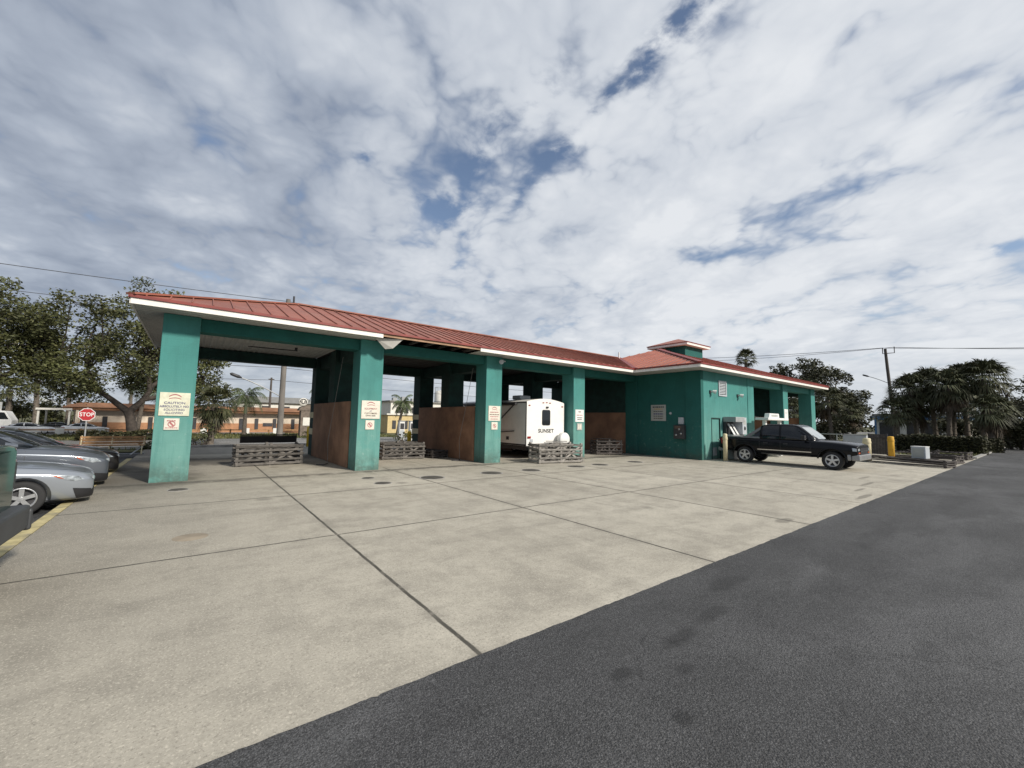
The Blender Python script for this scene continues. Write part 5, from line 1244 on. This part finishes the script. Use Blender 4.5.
# big live oak on the street verge: two limbs spreading from a leaning trunk
r5 = random.Random(51)
def canopy(x0, x1, z0, z1, y0, y1, n, q0, q1, seed, keep=None):
    r = random.Random(seed); out = []
    while len(out) < n:
        u = r.uniform(-1,1); v = r.uniform(-1,1); z = r.uniform(0,1)
        if u*u+v*v*.8 > 1 or z > math.sqrt(max(0,1-.75*u*u))*1.02: continue
        p = ((x0+x1)/2+u*(x1-x0)/2, (y0+y1)/2+v*(y1-y0)/2, z0+z*(z1-z0))
        if keep and not keep(*p): continue
        out.append((*p, r.uniform(q0,q1)))
    return out
oak_blobs = canopy(-5.4, 4.4, 3.2, 10.0, -3.0, 3.0, 66, .82, 1.3, 5, lambda x,y,z: z > 2.9+.09*abs(x)*0 and not (abs(x) < 2.2 and z < 3.6)) + [(4.2,0,2.9,.75),(3.6,.5,3.5,.8),(4.9,-.4,3.6,.7),(-3.6,0,3.0,.8)]
broad_tree('oak_tree', 'spreading oak with a forked leaning trunk left of the leftmost pillar', (-3.05, 38.3, -.05),
    [(0,0,-.1,.40),(-.12,0,.6,.30),(-.30,0,1.5,.255),(-.42,0,2.0,.27)],
    [[(-.42,0,1.9,.22),(-1.3,.2,2.7,.17),(-2.0,.3,3.3,.15),(-2.6,.2,4.6,.10)], [(-.40,0,1.9,.23),(.25,-.2,2.7,.18),(.6,-.2,3.4,.15),(.4,-.4,5.0,.10)], [(.35,-.2,2.8,.16),(1.5,-.3,3.1,.14),(2.4,-.2,3.8,.15),(3.4,0,4.3,.10)], [(-2.0,.3,3.2,.16),(-3.2,.4,4.0,.11),(-4.0,.2,5.0,.07)], [(.5,-.2,3.5,.15),(1.6,.8,4.9,.09)]],
    oak_blobs, .10, M['oakleaf'], M['bark'], 6, 1.9, 'oaks along the street')
oak2 = canopy(-5.6, 5.2, 3.6, 9.8, -3, 3, 60, .82, 1.3, 15, lambda x,y,z: z > 3.2 and not (abs(x) < 2 and z < 3.8))
broad_tree('oak_tree', 'dark oak crown reaching in from the left edge above the green pickup', (-11.6, 38.8, -.05),
    [(0,0,-.1,.5),(.1,0,1.0,.38),(.2,0,2.2,.34)], [[(.2,0,2.1,.28),(1.4,0,3.2,.20),(2.8,.2,4.4,.12)], [(.2,0,2.1,.28),(-1.2,.3,3.3,.2),(-2.4,0,4.6,.12)], [(.2,0,2.1,.24),(.3,.4,3.8,.16),(.4,.2,5.6,.1)]],
    oak2, .10, M['oakleaf'], M['bark'], 16, 1.9, 'oaks along the street')
# dense sabal just behind the first bay, its dry skirt hanging to the ground
sabal('sabal_palm', 'bushy sabal palm with a hanging dry skirt right of the leftmost pillar', (.95, 31.2, -.05), 2.5, 1.35, 40, 3, True, (.1,0), group='palms behind the bays', low=-1.1)
shrub('shrub', 'low leafy shrub at the foot of the bushy sabal palm', (.5, 30.4, -.05), [(0,0,.45,.5),(-.5,.2,.3,.4),(.4,.1,1.0,.55)], .10, M['scrub'], 22)
queen('queen_palm', 'queen palm with drooping fronds centred in the first bay', (3.72, 43.6, -.02), 3.0, 2.0, 18, 4, group='palms behind the bays')
queen('queen_palm', 'tall thin queen palm just left of the leftmost pillar', (-3.9, 50.5, -.02), 4.0, 2.3, 17, 8, (.4,0), group='palms behind the bays')
queen('queen_palm', 'queen palm partly hidden by the second rear column', (10.7, 45.4, -.02), 4.0, 2.0, 17, 9, group='palms behind the bays')
queen('queen_palm', 'leaning queen palm seen through the second bay', (17.2, 42.0, -.02), 2.9, 1.7, 18, 10, (.5,0), group='palms behind the bays')
# palms and scrub beyond the car park on the left
for i, (x, y, h_, c_, lb) in enumerate([(-11.0,55,4.6,1.6,'sabal palm with a round crown above the parked white cars'), (-12.9,56,3.6,1.5,'shorter sabal palm left of the round crowned one'), (-9.3,57,4.4,1.5,'sabal palm right of the round crowned one, by the flat canopy'), (-14.6,52,2.9,1.5,'low yellowish palm at the far left edge'), (-6.3,72,5.4,1.3,'far small sabal palm rising behind the brown roof')]):
    sabal('sabal_palm', lb, (x, y, -.02), h_, c_, 30, 30+i, False, (r5.uniform(-.3,.3),0), group='palms beyond the car park')
for i, (x, y, sx, lb) in enumerate([(-9.6,60,2.2,'rounded scrub behind the white cars'), (-7.0,66,2.2,'pale olive scrub left of the brown roof'), (-13.2,60,2.6,'dark scrub at the left edge behind the car park'), (-4.2,75,2.2,'far scrub showing over the brown roof')]):
    r_ = random.Random(70+i)
    shrub('shrub', lb, (x, y, -.02), [(r_.uniform(-sx,sx), r_.uniform(-.8,.8), r_.uniform(.6,2.6), r_.uniform(.8,1.2)) for _ in range(9)], .16, M['scrub'] if i % 2 else M['oakleaf'], 80+i, .8, 'scrub beyond the car park')
hedge('hedge', 'low dark hedge running past the foot of the forked oak', (-2.9, 37.5, -.02), 0, 5.4, .9, .55, .09, 2600, 23)
shrub('shrub', 'grassy green shrub between the orange bench and the leftmost pillar', (-1.35, 27.9, -.05), [(0,0,.25,.4),(.4,.1,.2,.35),(-.4,0,.15,.3)], .10, M['scrub'], 24)
shrub('shrub', 'dark shrub beside the yellow post behind the first bay', (8.2, 37.0, -.02), [(0,0,.4,.6),(.7,.2,.5,.6),(-.6,.1,.3,.5)], .11, M['oakleaf'], 25)
shrub('shrub', 'dark green shrub behind the crate of the second bay', (13.4, 30.5, 0), [(0,0,.4,.55),(.7,.1,.5,.6),(1.5,0,.35,.5),(-.8,.1,.35,.45)], .10, M['oakleaf'], 26)

# right hand side: dark oak behind the wing, palms behind the hedge
rb = canopy(-6.2, 6.8, 1.4, 9.9, -3.5, 3.5, 54, 1.0, 1.55, 35)
broad_tree('oak_tree', 'wide dark oak rising behind the right wing roof', (66, 19.6, -.05), [(0,0,-.1,.55),(.1,.2,1.4,.42),(0,.1,2.4,.4)],
    [[(0,.1,2.3,.32),(1.0,2.0,4.2,.2),(1.6,3.6,6.2,.1)], [(0,.1,2.3,.32),(-.5,-1.6,4.4,.2),(-.8,-3.0,6.5,.1)], [(0,.1,2.3,.3),(.2,.3,5.0,.18),(0,.2,8.2,.08)]],
    [(y_, x_, z_, q_) for x_, y_, z_, q_ in rb], .16, M['oakleaf_r'], M['bark'], 36, 1.25, 'trees on the right')
for i, (x, y, h_, c_, lb) in enumerate([(54,14.2,4.6,1.9,'sabal palm at the right edge of the dark oak'), (58,13.2,3.4,1.7,'shorter sabal palm leaning right of the dark oak'), (52,17.0,3.4,1.8,'sabal palm with a ragged skirt behind the wing end'), (62,26.0,11.2,1.7,'tall single palm showing above the wing roof')]):
    sabal('sabal_palm', lb, (x, y, -.02), h_, c_, 32, 130+i, i < 3, (r5.uniform(-.2,.4),r5.uniform(-.3,.3)), M['palmleaf_r'], group='palms on the right')
for i, (x, y, h_, c_, lb) in enumerate([(54,7.6,5.3,2.0,'leftmost tall palm behind the clipped hedge'), (56,6.6,6.0,2.0,'second palm from the left behind the clipped hedge'), (53,5.5,5.5,2.0,'middle palm of the clump behind the clipped hedge'), (56,4.6,6.3,2.0,'tallest palm of the clump behind the clipped hedge'),
                                          (54,3.5,6.2,2.1,'right hand tall palm of the clump behind the clipped hedge'), (52,8.7,3.4,1.7,'short palm on the left of the clump by the utility pole'),  (57,7.6,4.2,1.9,'low palm in the left of the clump behind the hedge'),
                                          (57,5.6,4.4,1.9,'low palm in the middle of the clump behind the hedge'), (51,2.9,3.4,1.7,'small palm at the right end of the clump by the bushes')]):
    sabal('sabal_palm', lb, (x, y, -.02), h_, c_, 50, 150+i, i % 2 == 0, (r5.uniform(-.3,.3),r5.uniform(-.3,.3)), M['palmleaf_r'], .17, 'palms on the right', -.8)
for i, (x, y, n_, sx, zz, lb) in enumerate([(70,1.6,34,2.6,7.0,'dense dark bushes at the far right end of the driveway'), (82,-2.5,22,3.6,6.0,'far bushes beyond the end of the driveway'), (60,1.8,12,1.6,3.6,'bush at the foot of the right hand palm'), (64,5.0,14,2.4,2.6,'dark undergrowth below the palm clump'), (56,16,10,2.4,1.8,'undergrowth below the dark oak')]):
    r_ = random.Random(170+i)
    shrub('shrub', lb, (x, y, -.02), [(r_.uniform(-sx*.6,sx*.6), r_.uniform(-sx,sx), r_.uniform(.5,zz), r_.uniform(.9,1.4)) for _ in range(n_)], .16, M['oakleaf_r'], 180+i, 1.0, 'undergrowth on the right')
tb = canopy(-4, 4, 2.0, 6.6, -2.5, 2.5, 16, .8, 1.2, 45)
broad_tree('bare_tree', 'thin leaved tree at the right edge with sky showing through', (69, 2.6, -.05), [(0,0,-.1,.3),(.2,.2,1.5,.22),(.1,.1,3.0,.18)],
    [[(.1,.1,2.9,.15),(.4,1.2,4.6,.09),(.5,2.2,6.0,.05)], [(.1,.1,2.9,.15),(.2,-1.4,4.8,.09),(.2,-2.4,6.2,.04)], [(.1,.1,2.9,.14),(.1,0,5.6,.07)]],
    [(y_, x_, z_, q_) for x_, y_, z_, q_ in tb], .17, M['oakleaf_r'], M['bark'], 46, .22, 'trees on the right')
hedge('hedge', 'long clipped dark hedge behind the low crates on the right', (45.2, 5.2, -.02), R(90-4), 4.6, 1.4, 1.18, .09, 7000, 47)
hedge('hedge', 'lower clipped hedge running on towards the end of the driveway', (50.5, 4.2, -.02), R(60), 3.6, 1.3, 1.0, .09, 4500, 48)

# ------------------------------------------------------------------ poles and wires
def upole(label, x, y, h_, r_, m, lean=(0,0), group='utility poles'):
    t = thing('utility_pole', label, 'utility pole', (x, y, -.02), 0, group)
    MB().tube([(0,0,0),(lean[0]*.35,lean[1]*.35,h_*.4),(lean[0]*.8,lean[1]*.8,h_*.8),(lean[0],lean[1],h_)], [r_*1.15,r_,r_*.9,r_*.8], 12).build('pole', m, t)
    return t
def lamp_arm(t, p, q, rise, m):
    p, q = Vector(p), Vector(q); pts = []
    for j in range(9):
        f = j/8; pts.append(p.lerp(q, f)+Vector((0,0,rise*math.sin(PI*.5*f))))
    a = MB().tube(pts, .045, 8).build('lamp_arm', m, t)
    e = pts[-1]; d = (pts[-1]-pts[-2]).normalized()
    MB().tube([e, e+d*.25, e+d*.75, e+d*.85], [.05,.13,.12,.03], 10).build('lamp_head', M['dark_metal'], a)
p1 = upole('thick timber pole with a curved lamp arm seen through the first bay', 5.75, 38.6, 11.6, .21, M['pole'])
lamp_arm(p1, (-.1,0,3.4), (-2.9,-.4,4.35), .35, M['metal'])
p2 = upole('thin farther pole left of the one with the lamp arm', 7.0, 55, 6.2, .12, M['pole_dark'])
cb = MB(); cb.bar((-.3,0,6.0),(.3,0,6.0),.08,.10); cb.build('crossarm', M['pole_dark'], p2)
p3 = upole('dark leaning pole with two wire brackets right of the wing', 80.6, 13.65, 13.4, .21, M['pole_dark'], (0,.6))
lamp_arm(p3, (0,.35,8.2), (0,2.6,9.1), .3, M['metal'])
for dy in (-.75, .55):
    k_ = MB(); k_.tube([(0,.35,12.7),(0,dy+.35,12.7),(0,dy+.35,13.6)], .06, 6); k_.build('wire_bracket', M['pole_dark'], p3)
tr_ = MB(); tr_.lathe([(.001,0),(.26,.02),(.28,.1),(.28,.85),(.24,.95),(.001,.97)], 14, 'z', (-.4,0,8.6)); 
def wire(label, pts, sag, rad, group='overhead wires'):
    P_ = [Vector(p) for p in pts]; out = []
    for a, b in zip(P_, P_[1:]):
        for j in range(16):
            f = j/16; out.append(a.lerp(b, f)-Vector((0,0,sag*4*f*(1-f))))
    out.append(P_[-1])
    t = thing('overhead_wire', label, 'wire', tuple(out[0]), 0, group)
    MB().tube([o-out[0] for o in out], rad, 6).build('cable', M['wire'], t)
wire('upper overhead wire crossing the sky above the oaks', [(-34,38.6,10.6),(5.75,38.6,11.4),(48,38.6,11.2)], .35, .022)
wire('lower overhead wire just under the upper one above the oaks', [(-34,38.9,9.4),(5.75,38.8,9.9),(48,38.8,9.7)], .5, .018)
wire('wire seen through the first bay below the lintel', [(-34,38.5,5.4),(5.75,38.5,5.75),(48,38.5,5.6)], .3, .02)
wire('lower wire seen through the bays near the far roofs', [(-30,56,5.3),(7.0,55,5.9),(60,54,5.4)], .3, .025)
wire('upper wire running from the leaning pole over the wing roof', [(80.6,60,16.6),(80.6,14.7,13.55),(80.6,-30,9.4)], .5, .035)
wire('lower wire running from the leaning pole over the wing roof', [(80.6,60,15.7),(80.6,13.4,13.5),(80.6,-30,9.0)], .6, .03)

# ------------------------------------------------------------------ far buildings and the car park across the street
def bwin(parent, x0, x1, y, z0, z1, m=None): return MB().box(x0, x1, y-.06, y-.002, z0, z1).build('window', m or M['dark_metal'], parent)
sm = thing('strip_building', 'long low peach building with orange base and terracotta roof across the street', 'building', (0, 52, -.02))
MB().box(-8.2, 11.2, 0, 9, .92, 1.98).build('wall', M['peach'], sm)
MB().box(-8.22, 11.22, -.04, 9.02, -.3, .92).build('base_band', M['orange'], sm)
MB().box(-8.8, 11.8, -.7, 9.6, 1.98, 2.22).build('fascia_band', M['brownband'], sm)
rf2 = MB(); a_ = (-8.9,-.8,2.22), (11.9,-.8,2.22), (11.9,9.7,2.22), (-8.9,9.7,2.22); b_ = (-8.0,.3,2.66), (11.0,.3,2.66), (11.0,8.6,2.66), (-8.0,8.6,2.66)
rf2.add(list(a_)+list(b_), [(0,1,5,4),(1,2,6,5),(2,3,7,6),(3,0,4,7),(4,5,6,7)]); rf2.build('roof', M['terracotta'], sm, fix=False)
for x in (-7.6,-6.2,-4.6,-3.1,-1.6,.2,2.0,4.1,5.5,7.2,9.0,10.4):
    d_ = MB().box(x-.16, x+.16, -.10, -.045, .25, 1.45).build('door', M['dark_metal'], sm)
MB().box(6.1, 7.0, -.08, -.045, .62, .98).build('window', M['dark_metal'], sm)
pc = MB(); 
for x in (-7.9,-2.4): MB().box(x-.09, x+.09, -.66, -.48, -.02, 1.978).build('porch_post', M['peach'], sm)
fc = thing('flat_canopy', 'pale flat canopy at the left end of the peach building', 'canopy', (-9.2, 52.5, -.02))
MB().box(-1.1, 1.0, -1.4, 1.4, 1.94, 2.10).build('canopy_top', M['white_wall'], fc)
for x in (-.95, .85):
    for y in (-1.2, 1.2): MB().box(x-.06, x+.06, y-.06, y+.06, -.02, 1.938).build('post', M['white_wall'], fc)
ub = thing('white_hall', 'white building with grey pitched roof standing behind the peach one', 'building', (9.0, 66, -.02))
MB().box(-4.5, 5.2, 0, 7, 0, 3.55).build('wall', M['white_wall'], ub)
rf3 = MB(); rf3.add([(-4.9,-.4,3.55),(5.6,-.4,3.55),(5.6,7.4,3.55),(-4.9,7.4,3.55),(-4.0,3.5,4.5),(4.7,3.5,4.5)], [(0,1,5,4),(1,2,5),(2,3,4,5),(3,0,4)]); rf3.build('roof', M['grey_roof'], ub, fix=False)
for x in (-3.2, -1.0, 1.4, 3.6): bwin(ub, x-.5, x+.5, 0, 2.5, 3.1)
wh = thing('white_house', 'white two storey house with dark openings seen through the second bay', 'house', (27.6, 58, -.02))
MB().box(-5, 6, 0, 8, 0, 4.15).build('wall', M['white_wall'], wh)
MB().box(-5.3, 6.3, -.3, 8.3, 4.15, 4.32).build('roof', M['grey_roof'], wh)
for x in (-3.8,-2.6,-1.4,-.2,1.0,2.2): bwin(wh, x-.32, x+.32, 0, 2.5, 3.4)
MB().box(-5.0, 6, -1.2, -.03, 1.95, 2.10).build('balcony', M['white_wall'], wh)
for x in (-4.8,-2.2,.4,3.0,5.6): MB().box(x-.07, x+.07, -1.15, -1.01, 0, 1.948).build('post', M['white_wall'], wh)
for j, (x, h_) in enumerate(((-3.6,.5),(-2.2,.7),(-.6,.5),(.9,.8))): MB().box(x-.3, x+.3, 2, 2.6, 4.32, 4.32+h_).build('roof_unit', M['grey_box'], wh)
yh = thing('yellow_house', 'pale yellow walled building below the white house in the second bay', 'house', (20.6, 48, -.02))
MB().box(-2.2, 2.0, 0, 5, 0, 2.15).build('wall', M['yellow_wall'], yh)
MB().box(-2.4, 2.2, -.2, 5.2, 2.15, 2.32).build('roof', M['white_wall'], yh)
for x in (-1.4, .1, 1.3): bwin(yh, x-.22, x+.22, 0, .5, 1.5)
for i, (x, y, lb) in enumerate(((13.5,32.2,'left of two tall white cabinets behind the second bay'), (14.5,32.4,'right of two tall white cabinets behind the second bay'))):
    c_ = thing('white_cabinet', lb, 'cabinet', (x, y, -.02), 0, 'cabinets behind the second bay')
    MB().box(-.22, .22, -.2, .2, 0, 1.55).build('case', M['white'], c_, bevel=.02)
    MB().box(-.17, .17, -.206, -.201, .2, .85).build('lower_door', M['lightgrey'], c_); MB().box(-.17, .17, -.206, -.201, .92, 1.40).build('display', M['dark_metal'], c_)
    MB().box(-.25, .25, -.23, .23, 1.55, 1.62).build('lid', M['grey_box'], c_)
so = thing('water_tank', 'white cylindrical tank glimpsed through the opening in the second divider', 'water tank', (32.2, 61, -.02))
MB().lathe([(.001,0),(1.05,0),(1.05,6.0),(.8,6.35),(.001,6.5)], 28).build('shell', M['white_wall'], so)
for z in (1.5, 3.0, 4.5): MB().lathe([(1.055,z),(1.085,z+.02),(1.085,z+.10),(1.055,z+.12)], 28).build('band', M['grey_box'], so)
rl = MB(); rl.tube([(1.0*math.cos(a*PI/6),1.0*math.sin(a*PI/6),6.9) for a in range(13)], .03, 6)
rl.build('railing', M['metal'], so)
for a in range(12): MB().tube([(1.0*math.cos(a*PI/6),1.0*math.sin(a*PI/6),6.05),(1.0*math.cos(a*PI/6),1.0*math.sin(a*PI/6),6.9)], .025, 5).build('rail_post', M['metal'], so)
gs = thing('stone_sign', 'brown grey stone sign with a round emblem on top by the yellow post', 'sign', (8.1, 40.2, -.02))
MB().box(-.62, .62, -.35, .35, 0, 2.3).build('body', M['stone'], gs, bevel=.05)
ar = MB(); pts = [(-.8,-.4,2.3),(.8,-.4,2.3)] + [(.8*math.cos(R(a)), -.4, 2.3+.5*math.sin(R(a))) for a in range(15, 166, 15)] + [(-.8,-.4,2.3)]
ar.prism(pts[:-1], (0,.8,0)); ar.build('cap', M['stone'], gs)
MB().lathe([(.001,-.50),(.33,-.50),(.35,-.46),(.35,-.38),(.001,-.38)], 28, 'y', (-.5,0,3.05)).build('round_emblem', M['white_wall'], gs)
sw = MB()
for (r1, a0, a1) in ((.25,-40,200),(.13,120,420)):
    q = [(-.5+r1*math.cos(R(a)), -.512, 3.05+r1*math.sin(R(a))) for a in range(a0, a1, 15)]
    sw.tube(q, .04, 6)
sw.build('swirl', M['black'], gs)
MB().box(-.42, .30, -.365, -.352, 1.0, 1.7).build('face', M['white_wall'], gs)
# low timber rail with white square boards round the far car park
gr = thing('guard_rail', 'low orange timber rail with white square boards along the far car park', 'guard rail', (0, 46.6, -.02))
MB().box(-13, 10.5, -.04, .04, .36, .46).build('rail', M['orangewood'], gr)
for x in (-13,-10.1,-6.9,-3.6,-.4,2.9,6.0,9.0,10.4): MB().box(x-.06, x+.06, .045, .16, 0, .5).build('post', M['orangewood'], gr)
for x in (-10.5,-8.0,-5.75,.9,4.15,6.6,9.15): MB().box(x-.24, x+.24, -.08, -.045, .05, .58).build('board', M['white'], gr)
sedan('far_car', 'white car parked across the street, left of the pair', M['paint_white'], (-10.2, 49.8, -.02), R(4), False, .62, group='cars across the street', angry=False)
sedan('far_car', 'white car parked across the street nearer the stop sign', M['paint_white'], (-7.1, 50.2, -.02), R(4), False, .62, group='cars across the street', angry=False)
sedan('far_car', 'dark car parked behind the two white ones', M['paint_black'], (-9.0, 52.4, -.02), R(8), False, .62, group='cars across the street', angry=False)
wt_ = thing('white_van', 'white box truck body at the far left edge beyond the car park', 'truck', (-13.6, 52, -.02))
MB().box(-1.6, .9, 0, 1.7, .45, 2.5).build('box_body', M['white'], wt_, bevel=.04)
cbv = MB(); cbv.prism([(.91,0,.35),(1.9,0,.35),(1.9,0,1.0),(1.5,0,1.75),(.91,0,1.8)], (0,1.65,0)); cbv.build('cab', M['white'], wt_, bevel=.03)
MB().prism([(1.0,-.008,1.1),(1.72,-.008,1.1),(1.45,-.008,1.65),(1.0,-.008,1.68)], (0,.005,0)).build('window', M['glass'], wt_)
MB().box(-1.6, .9, -.012, -.002, .46, .95).build('blue_band', M['blue_trim'], wt_)
for x in (-1.0, 1.35):
    wheel(wt_, x, .12, .34, .2, -1, 6)
# blue and white building behind the palms
bb_ = thing('blue_building', 'low white building with blue roof band behind the palms on the right', 'building', (88, 7.2, -.02))
MB().box(0, 8, 0, 10.2, 0, 3.0).build('wall', M['white_wall'], bb_)
MB().box(-.5, 8.4, -.4, 10.6, 3.0, 3.55).build('roof_band', M['blue_trim'], bb_)
MB().box(-.3, 8.2, -.2, 10.4, 3.55, 3.95).build('roof', M['grey_roof'], bb_)
for y0_, y1_ in ((.5,1.1),(2.6,4.4),(5.0,6.4),(7.8,9.6)): MB().box(-.06, -.002, y0_, y1_, .4, 2.6).build('window', M['dark_metal'], bb_)
for y in (1.5, 4.7, 7.4, 10.0): MB().box(-.45, -.25, y-.12, y+.12, 0, 2.998).build('post', M['blue_trim'], bb_)
# a distant band of trees closes the view on every side
def treeline(name, pts, z0, z1, seed, n):
    r = random.Random(seed); mb = MB()
    for (a, b) in zip(pts, pts[1:]):
        L_ = math.hypot(b[0]-a[0], b[1]-a[1])
        for _ in range(int(n*L_/100)):
            f = r.random(); x, y = a[0]+(b[0]-a[0])*f, a[1]+(b[1]-a[1])*f; h_ = z1*(.6+.4*math.sin(x*.11+seed)*math.sin(y*.07+x*.03))*r.uniform(.55,1.0)
            leaf_quads(mb, (x+r.uniform(-3,3), y+r.uniform(-3,3), r.uniform(z0,h_)), 1.2, 5, .62, r)
    o = mb.build(name, M['oakleaf_r'], fix=False); tag(o, 'distant dark belt of trees along the skyline', 'trees', kind='stuff'); return o
treeline('distant_wood', [(-220,150),(-60,150),(60,150),(200,140)], 0, 6.5, 3, 420)
treeline('distant_wood', [(170,-140),(170,-20),(175,60),(190,140)], 0, 8.5, 5, 420)
